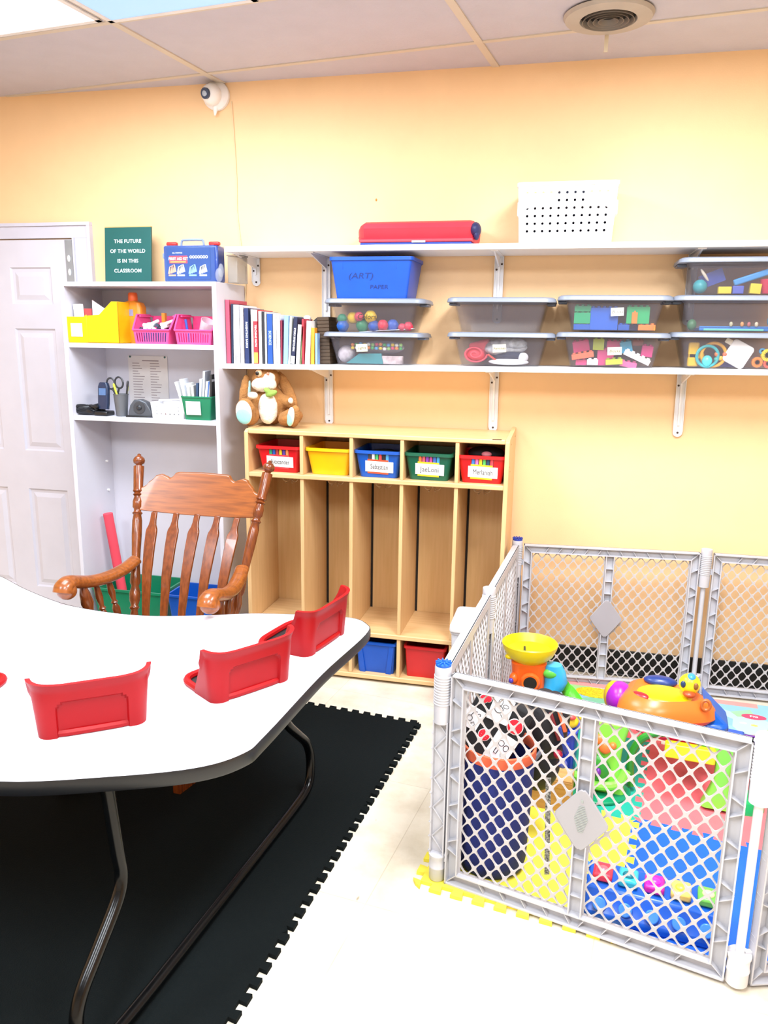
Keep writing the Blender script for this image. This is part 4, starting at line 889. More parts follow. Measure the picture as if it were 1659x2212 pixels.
# ---- red seats in the table
RED = M('#96030b', 0.45, bump=.04, bscale=300)
RED.node_tree.nodes['Principled BSDF'].inputs['Specular IOR Level'].default_value = .25
def seat(x, y, ang, label):
    s = thing('toddler_seat', (x, y, .620), label, 'seat', 'red toddler seat backs on the table', rot=R(ang))
    w, r, wing = .122, .030, .100
    # plan path from left wing tip, around back, to right wing tip
    path = []
    for i in range(9): path.append((-w, wing - (wing - r) * i / 8, -1, 0))
    for i in range(1, 7):
        a = R(180 + 90 * i / 7); path.append((-w + r + r * math.cos(a), r + r * math.sin(a), math.cos(a), math.sin(a)))
    for i in range(49): path.append((-w + r + (2 * w - 2 * r) * i / 48, 0, 0, -1))
    for i in range(1, 7):
        a = R(270 + 90 * i / 7); path.append((w - r + r * math.cos(a), r + r * math.sin(a), math.cos(a), math.sin(a)))
    for i in range(9): path.append((w, r + (wing - r) * i / 8, 1, 0))
    m_ = 22; outer = []; inner = []
    for (px, py, nx, ny) in path:
        if py > r + 1e-4: f = (py - r) / (wing - r); H = .130 * max(0, 1 - f) + .008
        else: H = .138
        if py <= r + 1e-6: H += .009 * max(0, (abs(px) - .055) / .067) ** 2 
        o_ = []; i_ = []
        for j in range(m_ + 1):
            z = H * j / m_; fl = .012 * (z / .14) + (.006 * max(0, (z - H + .02) / .02) if H > .1 else 0)
            rec = 0
            if ny < -.99:
                ax, az = .078, .094
                inside = abs(px) < ax and z < az - (max(0, abs(px) - (ax - .02)) ** 2) / .02 * 1.0
                rec = .0075 if inside else 0
            o_.append((px + nx * (fl - rec), py + ny * (fl - rec), z)); i_.append((px + nx * (fl - .011), py + ny * (fl - .011), z))
        outer.append(o_ + i_[::-1])
    B().rings(outer).obj('seat_back', RED, s, smooth=45)
    rp = []
    for i in range(33):
        a = 2 * math.pi * i / 32
        ca, sa = math.cos(a), math.sin(a)
        rp.append((w * .93 * math.copysign(abs(ca) ** .42, ca), .10 + .092 * math.copysign(abs(sa) ** .42, sa), .008))
    B().tube(rp, .010, 8).obj('seat_rim', RED, s)
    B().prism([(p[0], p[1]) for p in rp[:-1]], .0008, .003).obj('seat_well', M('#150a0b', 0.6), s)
    return s
seat(-1.048, 1.500, 36, 'red seat back standing alone at the front left of the white table')
seat(-.766, 1.800, 56, 'middle red seat back on the table, with its dark well showing at its left')
seat(-.676, 2.165, 78, 'red seat back nearest the locker at the far right corner of the table')
seat(-1.535, 1.505, 4, 'red seat back at the left edge of the photo, only its tip showing')
o = B().lathe([(.004, .0005), (.019, .0005), (.019, .0016), (.004, .0016)], n=24).obj('table_cap', M('#f6f4f6', 0.3), loc=(-.875, 2.36, .620)); tag(o, 'small white round sticker near the back edge of the table', 'sticker')
o = B().lathe([(.03, 0), (.045, .012), (.03, .02)], n=24).obj('toy_disc', M('#c3122a', 0.4), loc=(-1.60, 2.12, .0135)); tag(o, 'small red disc lying on the black mat under the table', 'toy')

# ------------------------------------------------------------------ rocking chair
CW = M('#7c3d17', 0.25, kind='wood', h2='#5c2a0e', scale=12, coat=.25); CWX = M('#93501d', 0.28, kind='woodx', h2='#713a14', scale=12, coat=.2)
rc = thing('rocking_chair', (-1.39, 2.497, 0.012), 'brown wooden rocking chair with turned posts behind the white table', 'chair')
def postp(s, z): f = (z - .42) / .63; return Vector((s * (.196 + .082 * f), .068 + .245 * f, z))
prof = [(0, .016), (.06, .017), (.10, .013), (.115, .019), (.13, .014), (.16, .020), (.20, .021), (.24, .014), (.26, .020), (.30, .019), (.36, .0155), (.44, .017), (.54, .0195), (.62, .019), (.655, .015), (.665, .0205), (.675, .014), (.69, .014), (.70, .019), (.735, .0195), (.765, .014), (.775, .020), (.785, .014), (.795, .0205), (.805, .0185), (.93, .0205), (.945, .0205), (.95, .011), (.957, .013), (.965, .021), (.98, .0235), (.993, .021), (1.005, .013), (1.011, .007), (1.016, .008), (1.022, .003)]
for s in (-1, 1): B().turn(prof, postp(s, .42), postp(s, 1.045), 22).obj('back_post', CW, rc, smooth=50)
# crest rail
def crest_top(u): # u in -1..1
    a = abs(u)
    pts_ = [(0, .985), (.38, .983), (.44, .980), (.47, .968), (.52, .958), (.58, .966), (.66, .973), (.72, .970), (.80, .950), (.90, .925), (1, .915)]
    for i in range(len(pts_) - 1):
        if pts_[i][0] <= a <= pts_[i + 1][0]:
            f = (a - pts_[i][0]) / (pts_[i + 1][0] - pts_[i][0]); f = f * f * (3 - 2 * f); return pts_[i][1] * (1 - f) + pts_[i + 1][1] * f
    return .915
rs = []
for i in range(61):
    u = -1 + i / 30; x = u * .262; zt = crest_top(u) + .012; zb_ = .838 + .012 * u * u
    yb_ = .02 * (1 - u * u)
    yy = lambda z: .068 + .245 * (z - .42) / .63 + yb_
    rs.append([(x, yy(zb_) - .009, zb_), (x, yy(zt) - .009, zt), (x, yy(zt) + .009, zt), (x, yy(zb_) + .009, zb_)])
B().rings(rs).obj('crest_rail', CWX, rc, bevel=.003)
for k_ in (-2, -1, 0, 1, 2):
    tb = k_ * .088; bb = k_ * .072
    rs = []
    for z, wd in ((.425, .012), (.5, .014), (.62, .0185), (.72, .0215), (.775, .0225), (.785, .021), (.80, .0140), (.815, .0115), (.845, .011)):
        f = (z - .42) / .45; x = bb + (tb - bb) * f
        y = .068 + .245 * (z - .42) / .63 - .028 * math.sin(math.pi * min(1, max(0, (z - .42) / .45))) + .02 * (1 - (k_ / 2) ** 2) * f
        rs.append([(x - wd, y - .0065, z), (x + wd, y - .0065, z), (x + wd, y + .0065, z), (x - wd, y + .0065, z)])
    B().rings(rs).obj('slat', CW, rc, bevel=.002)
# seat
so = [(-.20, .13), (.20, .13), (.235, .05), (.262, -.15), (.262, -.27), (.20, -.315), (0, -.335), (-.20, -.315), (-.262, -.27), (-.262, -.15), (-.235, .05)]
sp_ = [(p.x, p.y) for p in smoothpts([(x, y, 0) for x, y in so], 4, True)]
B().prism(sp_, .385, .425).obj('seat', CWX, rc, bevel=.01, seg=3)
for s in (-1, 1):
    pth = smoothpts([(s * .222, .152, .668), (s * .235, .09, .648), (s * .252, .0, .640), (s * .264, -.09, .650), (s * .268, -.155, .668), (s * .268, -.205, .682), (s * .268, -.235, .674), (s * .268, -.244, .656)], 5)
    n_ = len(pth); rr_ = [.020 + .006 * (i / n_) for i in range(n_)]
    a_ = B().tube(pth, rr_, 14, flat=((1, 0, 0), 1.35)); a_.ell((s * .268, -.222, .658), (.037, .030, .033), 18, 12)
    a_.obj('arm', CWX, rc, smooth=60)
    for y0, z1, th_ in ((-.135, .645, 1.25), (-.06, .640, .75), (0.02, .635, .75)):
        B().turn([(0, .010 * th_), (.12, .011 * th_), (.3, .017 * th_), (.42, .02 * th_), (.5, .011 * th_), (.53, .018 * th_), (.57, .011 * th_), (.72, .018 * th_), (.88, .015 * th_), (1, .009 * th_)], (s * .225, y0 + .015, .422), (s * .264, y0, z1), 16).obj('arm_spindle', CW, rc, smooth=50)
    for y0, yb2 in ((-.23, -.265), (.08, .135)):
        B().turn([(0, .013), (.15, .015), (.22, .021), (.27, .015), (.5, .022), (.72, .018), (.78, .022), (.83, .015), (1, .016)], (s * .225, yb2, .085), (s * .19, y0, .39), 16).obj('leg', CW, rc, smooth=50)
    rp = [(s * .225, y, .048 + .30 * ((y + .02) ** 2)) for y in [-.42 + i * .05 for i in range(19)]]
    rk = B(); rr2 = []
    for p in rp: rr2.append([(p[0] - .014, p[1], p[2] - .024), (p[0] + .014, p[1], p[2] - .024), (p[0] + .014, p[1], p[2] + .020), (p[0] - .014, p[1], p[2] + .020)])
    rk.rings(rr2).obj('rocker', CW, rc, bevel=.004)
for y, z in ((-.25, .22), (.11, .22)): B().turn([(0, .01), (.3, .012), (.45, .017), (.5, .02), (.55, .017), (.7, .012), (1, .01)], (-.21, y, z), (.21, y, z), 14).obj('stretcher', CW, rc)

# ------------------------------------------------------------------ foam mats
def wave(n, L_, amp, half):
    """tooth profile along an edge 0..L_"""
    o = []; p = L_ / n
    for i in range(n):
        a = i * p
        o += [(a + p * .22, -amp), (a + p * .30, -amp), (a + p * .24, amp), (a + p * .76, amp), (a + p * .70, -amp)] if True else []
    return [q for q in o]
def tile_outline(S, n, amp, S2=None):
    S2 = S2 or S
    def edge(L_):
        p = L_ / n; o = []
        for i in range(n):
            a = i * p; o += [(a + p * .28, -amp), (a + p * .22, amp), (a + p * .78, amp), (a + p * .72, -amp)]
        return o
    e1 = edge(S); e2 = edge(S2); pts_ = []
    pts_ += [(0, 0)] + [(s, q) for s, q in e1]                       # bottom, teeth in +y are notches
    pts_ += [(S, 0)] + [(S + q, s) for s, q in e2]
    pts_ += [(S, S2)] + [(s, S2 + q) for s, q in reversed(e1)]
    pts_ += [(0, S2)] + [(q, s) for s, q in reversed(e2)]
    return pts_
def foamtile(corner, ang, S, n, amp, mat, z1, label, grp, cat='mat', S2=None):
    o = B().prism(tile_outline(S, n, amp, S2), 0, z1).obj('foam_tile', mat, loc=(*corner, .0005), rot=(0, 0, ang), smooth=0)
    return tag(o, label, cat, grp)
BK = M('#0a1011', 0.9, bump=.35, bscale=260, var=.05, scale=4)
BK.node_tree.nodes['Principled BSDF'].inputs['Specular IOR Level'].default_value = .12
ba = R(-5.6); bu = Vector((math.cos(ba), math.sin(ba))); bv = Vector((-math.sin(ba), math.cos(ba)))
bc0 = Vector((-.520, 2.895)); first = None
for i in range(4):
    for j in range(5):
        c = bc0 - bu * .61 * (i + 1) - bv * .61 * (j + 1)
        if first is None: first = foamtile(c, ba, .61, 12, .011, BK, .012, 'black interlocking foam floor tile under the white table', 'black foam tiles')
        else:
            d = first.copy(); COL.objects.link(d); d.location = (c.x, c.y, .0005)
pa = R(-8.5); pu = Vector((math.cos(pa), math.sin(pa))); pv = Vector((-math.sin(pa), math.cos(pa)))
p0 = Vector((-.350, 1.950)); S = .565
for i, j, c, lab in ((0, 0, '#efdf45', 'yellow foam tile at the near left of the playpen floor'), (1, 0, '#0a5fd0', 'bright blue foam tile at the near right of the playpen floor'), (2, 0, '#12a080', 'green foam tile at the right edge of the playpen, beside the blue tile'),
                     (0, 1, '#12a38c', 'teal foam tile behind the yellow one'), (1, 1, '#ee6a70', 'coral pink foam tile behind the blue one'), (2, 1, '#e9d840', 'yellow foam tile right of the coral pink one'),
                     (0, 2, '#ea6168', 'coral foam tile behind the teal one along the back of the playpen')):
    c_ = p0 + pu * S * i + pv * S * j
    if (i, j) == (0, 2): foamtile(c_, pa, S, 9, .012, M(c, 0.7, bump=.2, bscale=200), .0105, lab, None, S2=S * .6)
    else: foamtile(c_, pa, S, 9, .012, M(c, 0.7, bump=.2, bscale=200), .011, lab, None)

# ------------------------------------------------------------------ playpen
GR = M('#bebec4', 0.42, var=.03, scale=14); GRL = M('#b5b1b2', 0.45, var=.02)
LM = {}
def lattice(x0, x1, z0, z1):
    key = (round(x1 - x0, 3), round(z1 - z0, 3))
    px, pz, a, b_ = .0425, .0575, .0170, .0226
    w_, h_ = x1 - x0, z1 - z0
    if key not in LM:
        hs = []; nx = round(w_ / px); nz = round(h_ / pz); px = w_ / nx; pz = h_ / nz
        for i in range(-1, 2 * nx + 2):
            for j in range(-1, 2 * nz + 2):
                if (i + j) % 2: continue
                cx, cz = i * px / 2, j * pz / 2
                pl = []
                for k_ in range(16):
                    t_ = 2 * math.pi * (k_ + .5) / 16; c, s = math.cos(t_), math.sin(t_)
                    x = cx + a * math.copysign(abs(c) ** 1.5, c); z = cz + b_ * math.copysign(abs(s) ** 1.5, s)
                    x = min(max(x, .004), w_ - .004); z = min(max(z, .004), h_ - .004)
                    if not pl or math.hypot(pl[-1][0] - x, pl[-1][1] - z) > .0012: pl.append((x, z))
                while len(pl) > 2 and math.hypot(pl[0][0] - pl[-1][0], pl[0][1] - pl[-1][1]) < .0012: pl.pop()
                # drop collinear repeats along the border
                q = []
                for k_ in range(len(pl)):
                    A, Bq, Cq = pl[k_ - 1], pl[k_], pl[(k_ + 1) % len(pl)]
                    if abs((Bq[0] - A[0]) * (Cq[1] - A[1]) - (Bq[1] - A[1]) * (Cq[0] - A[0])) > 1e-9: q.append(Bq)
                if len(q) < 3: continue
                ar = abs(sum(q[k_ - 1][0] * q[k_][1] - q[k_][0] * q[k_ - 1][1] for k_ in range(len(q)))) / 2
                if ar > 4e-5: hs.append(q)
        me = standup(holes([(0, 0), (w_, 0), (w_, h_), (0, h_)], hs, .005)); me.materials.append(GRL); LM[key] = me
    return LM[key], x0, z0
HP = .655
def gate_panel(parent, P, Q, flip=False, plate=True, zb=.012, printed=False):
    P = Vector((P[0], P[1], 0)); Q = Vector((Q[0], Q[1], 0)); L_ = (Q - P).length; ang = math.atan2(Q.y - P.y, Q.x - P.x)
    x0, x1, z0, z1 = .029, L_ - .027, zb, HP
    sgn = -1 if not flip else 1               # ribs open towards -y (local) or +y
    f = B(); e = .036
    yo, yi = (-.015, .012) if sgn < 0 else (-.012, .015)
    yw = .008 if sgn < 0 else -.008           # web
    def yb2(d): return (yw - d, yw) if sgn < 0 else (yw, yw + d)
    for a in ((x0, x1, z0, z0 + .004), (x0, x1, z1 - .005, z1)): f.box(a[0], a[1], yo, yi, a[2], a[3])
    for a in ((x0, x0 + .004), (x1 - .004, x1)): f.box(a[0], a[1], yo, yi, z0, z1)
    xi0, xi1, zi0, zi1 = x0 + e, x1 - e, z0 + e, z1 - e
    r1, r2 = yb2(.020)
    for a in ((xi0 - .004, xi1 + .004, zi0 - .004, zi0), (xi0 - .004, xi1 + .004, zi1, zi1 + .004), (xi0 - .004, xi0, zi0, zi1), (xi1, xi1 + .004, zi0, zi1)): f.box(a[0], a[1], r1, r2, a[2], a[3])
    w1, w2 = (yw, yw + .003)
    for a in ((x0, x1, z0, zi0), (x0, x1, zi1, z1), (x0, xi0, zi0, zi1), (xi1, x1, zi0, zi1)): f.box(a[0], a[1], w1, w2, a[2], a[3])
    r1, r2 = yb2(.016)
    def rib(ax, az, bx, bz):
        d = Vector((bx - ax, 0, bz - az)).normalized(); n = Vector((-d.z, 0, d.x)) * .0011
        f.rings([[Vector((ax, r1, az)) + n, Vector((ax, r2, az)) + n, Vector((ax, r2, az)) - n, Vector((ax, r1, az)) - n], [Vector((bx, r1, bz)) + n, Vector((bx, r2, bz)) + n, Vector((bx, r2, bz)) - n, Vector((bx, r1, bz)) - n]])
    n_ = int((xi1 - xi0) / .056)
    for k_ in range(n_ + 1):
        xx = xi0 + (xi1 - xi0) * k_ / n_; dx = .022 * (1 if k_ < n_ / 2 else -1)
        if 0 < k_ < n_: rib(xx, zi1, xx + dx, z1); rib(xx, zi0, xx + dx, z0)
    m_ = int((zi1 - zi0) / .056)
    for k_ in range(m_ + 1):
        zz = zi0 + (zi1 - zi0) * k_ / m_
        if 0 < k_ < m_: rib(x0, zz + (.02 if k_ % 2 else -.02), xi0, zz); rib(x1, zz + (.02 if k_ % 2 else -.02), xi1, zz)
    for a in ((x0, z0, xi0, zi0), (x1, z0, xi1, zi0), (x0, z1, xi0, zi1), (x1, z1, xi1, zi1)): rib(*a)
    xm = (x0 + x1) / 2; r1b, r2b = yb2(.020)
    f.box(xm - .018, xm - .0145, r1b, r2b, zi0, zi1); f.box(xm + .0145, xm + .018, r1b, r2b, zi0, zi1); f.box(xm - .018, xm + .018, w1, w2, zi0, zi1)
    for k_ in range(1, 10): f.box(xm - .016, xm + .016, r1, r2, zi0 + (zi1 - zi0) * k_ / 10 - .001, zi0 + (zi1 - zi0) * k_ / 10 + .001)
    for xa, xb in ((0.012, x0 + .004), (x1 - .004, L_ - .012)):
        for za, zb_ in ((.56, .585), (.075, .10)): f.box(xa, xb, -.006, .006, za, zb_)
    fo = f.obj('panel', GR, parent, smooth=0, loc=P, rot=(0, 0, ang))
    for xa, xb in ((xi0, xm - .018), (xm + .018, xi1)):
        me, lx, lz = lattice(xa, xb, zi0, zi1)
        mkobj('lattice', me, fo, smooth=0, loc=(lx, yw - .002 if sgn < 0 else yw + .002, lz))
    if plate:
        yp = -.014 if sgn < 0 else .014
        dp = [(p.x, p.y) for p in smoothpts([(0, -.084, 0), (.012, -.080, 0), (.062, -.014, 0), (.068, 0, 0), (.062, .014, 0), (.012, .080, 0), (0, .084, 0), (-.012, .080, 0), (-.062, .014, 0), (-.068, 0, 0), (-.062, -.014, 0), (-.012, -.080, 0)], 3, True)]
        b = B().prismy([(xm + x, .335 + z) for x, z in dp], min(yp, yp + .006 * -sgn), max(yp, yp + .006 * -sgn))
        b.obj('diamond_plate', M('#a09ea3', 0.4, var=.02), fo, bevel=.002)
        if printed:
            b = B()
            for k_ in range(17):
                hw = .018 - abs(k_ - 8) * .0014; zz = .375 - k_ * .0046
                b.box(xm - hw, xm + hw, yp - .0012, yp - .0002, zz, zz + .0022)
            b.box(xm - .003, xm + .003, yp - .0012, yp - .0002, .386, .394)
            b.obj('printed_notice', M('#9fa6a2', 0.6), fo)
    return fo
def gate_post(parent, P, cap=None, big=1.0, rodx=0):
    g_ = B(); r = .0235 * big
    prof = [(r * .55, .0)]; prof = [(r * .9, 0.0125), (r, 0.016), (r, .05), (r * 1.06, .052), (r * 1.06, .056), (r, .058), (r, .085), (r * 1.08, .088), (r * 1.08, .094), (r * .5, .096)]
    g_.lathe(prof, n=24)
    pr2 = [(r * .5, .50), (r * .95, .505), (r, .545), (r, .56)]
    z = .56
    while z < .648: pr2 += [(r, z), (r * 1.07, z + .001), (r * 1.07, z + .004), (r, z + .005)]; z += .008
    pr2 += [(r, .652), (r, .668), (r * .96, .672)]
    g_.lathe(pr2, n=24)
    if rodx: g_.cyl((0, 0, .09), (0, 0, .51), .0105, n=12)
    else:
        a0 = R(-12); ca, sa = math.cos(a0), math.sin(a0)
        def bx(u0, u1, v0, v1, za, zb_):
            b_ = B().box(u0, u1, v0, v1, za, zb_); g_.add([(v.x * ca - v.y * sa, v.x * sa + v.y * ca, v.z) for v in b_.v], b_.f)
        bx(-.022, -.018, -.012, .012, .09, .51); bx(.018, .022, -.012, .012, .09, .51); bx(-.022, .022, .002, .005, .09, .51)
        for k_ in range(9):
            za = .10 + k_ * .046; bx(-.026, -.018, -.012, .012, za, za + .002)
            for q0, q1 in ((-.018, .018),):
                p_ = Vector((q0 if k_ % 2 else q1, -.004, za)); q_ = Vector((q1 if k_ % 2 else q0, -.004, za + .046))
                g_.cyl((p_.x * ca - p_.y * sa, p_.x * sa + p_.y * ca, p_.z), (q_.x * ca - q_.y * sa, q_.x * sa + q_.y * ca, q_.z), .0018, n=6)
    o = g_.obj('hinge_post', GR if big == 1 else M('#e4e2e6', 0.4, var=.01), parent, smooth=40, loc=(P[0], P[1], 0))
    if cap:
        c = B().lathe([(r * .92, .6725), (r * .92, .678), (r * .6, .680)], n=24)
        for k_ in range(10): c.obox((r * .6 * math.cos(k_ * .628), r * .6 * math.sin(k_ * .628), .681), (r * .7, .0035, .006), (0, 0, k_ * .628))
        c.obj('knurled_cap', M(cap, 0.4), o)
    return o
PN = [(-.293, 1.985), (-.243, 2.700), (-.193, 3.415), (.605, 3.487), (1.40, 3.50), (1.52, 2.71), (1.24, 2.04), (.482, 1.790)]
pen_ = thing('playpen', (0, 0, 0), 'grey plastic lattice play yard fence enclosing the toys at the right', 'playpen')
gate_panel(pen_, PN[0], PN[7], printed=True)
gate_panel(pen_, PN[7], PN[6])
gate_panel(pen_, PN[6], PN[5]); gate_panel(pen_, PN[5], PN[4])
gate_panel(pen_, PN[1], PN[0], flip=False, plate=False); gate_panel(pen_, PN[2], PN[1], flip=False, plate=False)
gate_panel(pen_, PN[2], PN[3], flip=False); gate_panel(pen_, PN[3], PN[4], flip=False)
for i, p in enumerate(PN):
    gate_post(pen_, p, cap={0: '#1f62c4', 2: '#2a3f9c'}.get(i), big=1.12 if i == 7 else 1.0, rodx=i in (3, 7))
# white tub between locker and playpen
t = thing('storage_bin', (-.340, 3.085, 0), 'tall frosted white bin with a white lid between the locker and the playpen', 'bin')
B().tub(.12, .19, .15, .225, .385, r=.02, t=.003, rim=.004, rimh=.01).obj('bin_body', M('#dfe0e8', 0.3, alpha=.85), t)
B().rings([[(x, y, z) for x, y in B().rrect(-.08 * k_, .08 * k_, -.122 * k_, .122 * k_, .02)] for k_, z in ((1, .386), (1.02, .392), (1.0, .410), (.94, .416), (.9, .412), (.88, .412))]).obj('lid', M('#f0f0f4', 0.3), t)

# ---- navy hamper, black card box
t = thing('fabric_hamper', (-.152, 2.096, .012), 'round navy fabric hamper with an orange rim in the near left corner of the playpen', 'hamper', rot=(R(1), R(1.5), 0))
NV = M('#232f7c', 0.85, bump=.3, bscale=200, var=.1)
B().lathe([(.088, 0), (.099, .012), (.105, .04), (.107, .372), (.104, .372), (.101, .05), (.0, .02)], n=36, sx=1, sy=.92).obj('hamper_body', NV, t)
B().lathe([(.107, .366), (.109, .370), (.108, .398), (.104, .401), (.101, .396), (.103, .366)], n=36, sx=1, sy=.92, cap=False).obj('orange_rim', M('#f2704a', 0.8), t)
t = thing('card_bag', (-.180, 2.070, .415), 'black bag covered with doodle cards and red fruit stickers leaning out of the navy hamper', 'bag', rot=(R(-14), R(24), R(-4)))
B().box(-.080, .085, -.02, .05, -.075, .145).obj('bag_body', M('#15161a', 0.8, bump=.2), t, bevel=.012)
def card(x, z, a, w_=.05, h_=.062, doodle=0):
    c = B().box(-w_ / 2, w_ / 2, -.0015, 0, -h_ / 2, h_ / 2).obj('doodle_card', M('#f4f5fa', 0.6, var=.01), t, loc=(x, -.0205, z), rot=(0, R(a), 0))
    def ring(cx, cz, r, rz=None): return [(cx + r * math.cos(k_ * math.pi / 8), -.002, cz + (rz or r) * math.sin(k_ * math.pi / 8)) for k_ in range(17)]
    b = B()
    if doodle == 0: b.tube(ring(-.008, -.004, .008), .0009, 5).tube([(-.008, -.002, .005), (-.004, -.002, .02), (.004, -.002, .022)], .0009, 5).tube([(.008, -.002, -.022), (.014, -.002, -.015), (.008, -.002, -.008), (.002, -.002, -.015), (.008, -.002, -.022)], .0009, 5).tube(ring(.012, .016, .004), .0009, 5)
    elif doodle == 1: b.tube(ring(-.006, .0, .012, .010), .0011, 5).tube(ring(.010, .014, .008, .005), .0009, 5).tube(ring(-.008, .02, .006, .010), .0009, 5).tube([(.004, -.002, -.012), (.012, -.002, -.02), (.016, -.002, -.008)], .0009, 5)
    else: b.tube(ring(-.006, .014, .008), .0009, 5).tube(ring(.012, .008, .007, .009), .0011, 5).tube([(-.012, -.002, -.004), (-.004, -.002, -.004), (-.004, -.002, -.02), (-.012, -.002, -.02), (-.012, -.002, -.004)], .0012, 5).tube([(.006, -.002, -.012), (.01, -.002, -.02), (.014, -.002, -.012)], .0009, 5)
    b.obj('doodle', INK, c)
card(-.062, .048, 2, .050, .062, 0); card(-.004, .108, -6, .060, .072, 1); card(.046, .012, 4, .066, .084, 2)
def fruit(x, z, r, kind):
    w2 = B().ell((0, 0, 0), (r * 1.12, .001, r * 1.12), 18, 10).obj('fruit_sticker', M('#f6f2f2', 0.5), t, loc=(x, -.0215, z))
    B().ell((0, -.001, 0), (r, .001, r), 18, 10).obj('red_print', M('#dd1430', 0.5), w2)
    if kind == 'b':
        bb = B()
        for i in range(9): bb.ell((-.5 * r + r * .5 * (i % 3), -.0022, -.5 * r + r * .5 * (i // 3)), (.0007, .0004, .0014), 6, 4)
        bb.obj('seed_print', M('#f0a0a0', 0.6), w2)
    B().tube([(0, -.002, r * .9), (r * .4, -.002, r * 1.5)], .0008, 5).obj('stem_print', INK, w2)
fruit(-.060, .112, .012, 'a'); fruit(-.048, .118, .009, 'a'); fruit(-.012, .022, .016, 'b'); fruit(.052, .086, .021, 'a')
t = thing('toy_backpack', (-.022, 2.27, .325), 'black and dark red toy bag bulging behind the doodle cards', 'bag')
fu = B().ell((0, 0, .05), (.075, .06, .13)).ell((.03, -.01, .10), (.05, .045, .08)).ell((-.01, 0, -.06), (.07, .055, .10))
t_ = t; fo = fu.obj('bag_body', M('#16151a', 0.6, bump=.5, bscale=30), t)
for x, c, z, ry in ((.035, '#7a1f24', .09, -20), (.052, '#e0663a', .12, -18), (.06, '#2b3f8f', .05, -15), (-.02, '#8d8fa0', -.03, 30)):
    B().obox((x, -.058, z), (.012, .012, .09), (0, R(ry), 0)).obj('strap_band', M(c, 0.6), t, bevel=.003)
for x, z, c in ((.05, .0, '#b0203a'), (-.045, .01, '#86283a'), (.065, -.03, '#5560b0')): B().ell((x, -.055, z), (.014, .012, .014)).obj('toy_charm', M(c, 0.4), t)
b = B().box(-.007, .007, -.001, .001, -.30, 0)
o = b.obj('hanging_strap', M('#2a2b2c', 0.7, h2='#b8b8b0', scale=180, var=.5), loc=(.004, 1.985, .378), rot=(0, R(-2.5), R(10))); tag(o, 'narrow black and white webbing strap hanging inside the front lattice', 'strap')
t = thing('crate', (.030, 2.60, .0115), 'blue plastic crate standing on the teal tile behind the hamper', 'crate', rot=R(-8))
B().tub(.12, .095, .125, .11, .22, r=.01, t=.004, rim=.006, rimh=.012).obj('crate_shell', M('#2540b8', 0.35), t)
for s in (-.04, 0, .04): B().box(s - .006, s + .006, -.060, -.050, .02, .18).obj('crate_rib', M('#2b49c4', 0.35), t)
o = B().ell((0, 0, 0), (.033, .03, .028)).ell((.03, 0, .02), (.014, .012, .02)).obj('toy_duck', M('#f3d52c', 0.4), loc=(.062, 2.575, .260)); tag(o, 'yellow rounded toy on top of the blue crate', 'toy')
o = B().ell((0, 0, 0), (.018, .012, .009)).obj('toy_beak', M('#e04848', 0.4), loc=(.066, 2.548, .285)); tag(o, 'small red knob on the yellow rounded toy', 'toy')
o = B().box(-.07, .07, -.04, .045, 0, .115).box(-.072, .072, -.042, -.04, .085, .11).obj('cardboard_box', M('#c99a5b', 0.8, kind='woodx', h2='#b8874a'), loc=(.015, 2.45, .0115), rot=(0, 0, R(-6)), bevel=.001); tag(o, 'small tan cardboard box on the floor between hamper and blue crate', 'box')
o = B().ell((0, 0, 0), (.018, .014, .03), rot=(0, R(25), 0)).obj('toy_leaf', M('#8f9a2a', 0.5), loc=(-.028, 2.33, .215)); tag(o, 'olive green toy piece between the hamper and the crate', 'toy')
o = B().box(-.02, .02, -.004, .004, -.03, .03).obj('toy_board', M('#8d8250', 0.5), loc=(-.058, 2.30, .24), bevel=.003); tag(o, 'khaki toy panel beside the dark toy bag', 'toy')

# ---- orange tower toy with yellow bowl
t = thing('ball_tower_toy', (-.092, 2.765, .0115), 'orange toy tower with a yellow bowl on top and blue and green chutes', 'toy', rot=R(4))
ORG = M('#f0651e', 0.32); YL = M('#f6dc10', 0.35)
B().rings([[(sx_ * x, y, z) for x, y in B().rrect(-w_, w_, -w_ * .9, w_ * .9, w_ * .5)] for w_, z, sx_ in ((.085, 0, 1), (.08, .03, 1), (.066, .10, 1), (.060, .25, 1), (.060, .33, 1), (.064, .375, 1), (.05, .385, 1))]).obj('tower_body', ORG, t)
B().lathe([(.035, .368), (.062, .376), (.088, .400), (.100, .425), (.104, .442), (.100, .446), (.095, .440), (.080, .418), (.03, .402), (.0, .400)], n=36, sx=.98, sy=.92).obj('yellow_bowl', YL, t)
B().box(-.022, -.014, -.03, .01, .404, .425).obj('bowl_slot', M('#3a3a20', 0.6), t, bevel=.002)
B().turn([(0, .034), (.6, .036), (1, .030)], (.006, -.05, .316), (.006, -.075, .316), 28).obj('port_ring', ORG, t)
B().turn([(0, .024), (1, .024)], (.006, -.06, .316), (.006, -.0765, .316), 24).obj('port_hole', M('#100c0a', 0.7), t)
B().ell((-.052, -.045, .32), (.017, .02, .02)).obj('nose_knob', ORG, t); B().ell((-.062, -.062, .315), (.009, .009, .010)).obj('violet_button', M('#4a3aa8', 0.35), t)
B().ell((-.072, -.03, .395), (.016, .014, .010)).obj('bowl_tab', YL, t)
BC = M('#36b0e8', 0.3)
rs = []
for z, hw, x_ in ((.375, .030, .088), (.35, .040, .092), (.31, .042, .100), (.28, .038, .092), (.262, .028, .08)): rs.append([(x_ + hw * math.cos(a), -.025 + .028 * math.sin(a), z) for a in [2 * math.pi * k_ / 20 for k_ in range(20)]])
B().rings(rs).obj('blue_cup', BC, t); B().ell((.080, -.040, .345), (.030, .016, .020)).obj('chute_top', M('#5ec24a', 0.3), t)
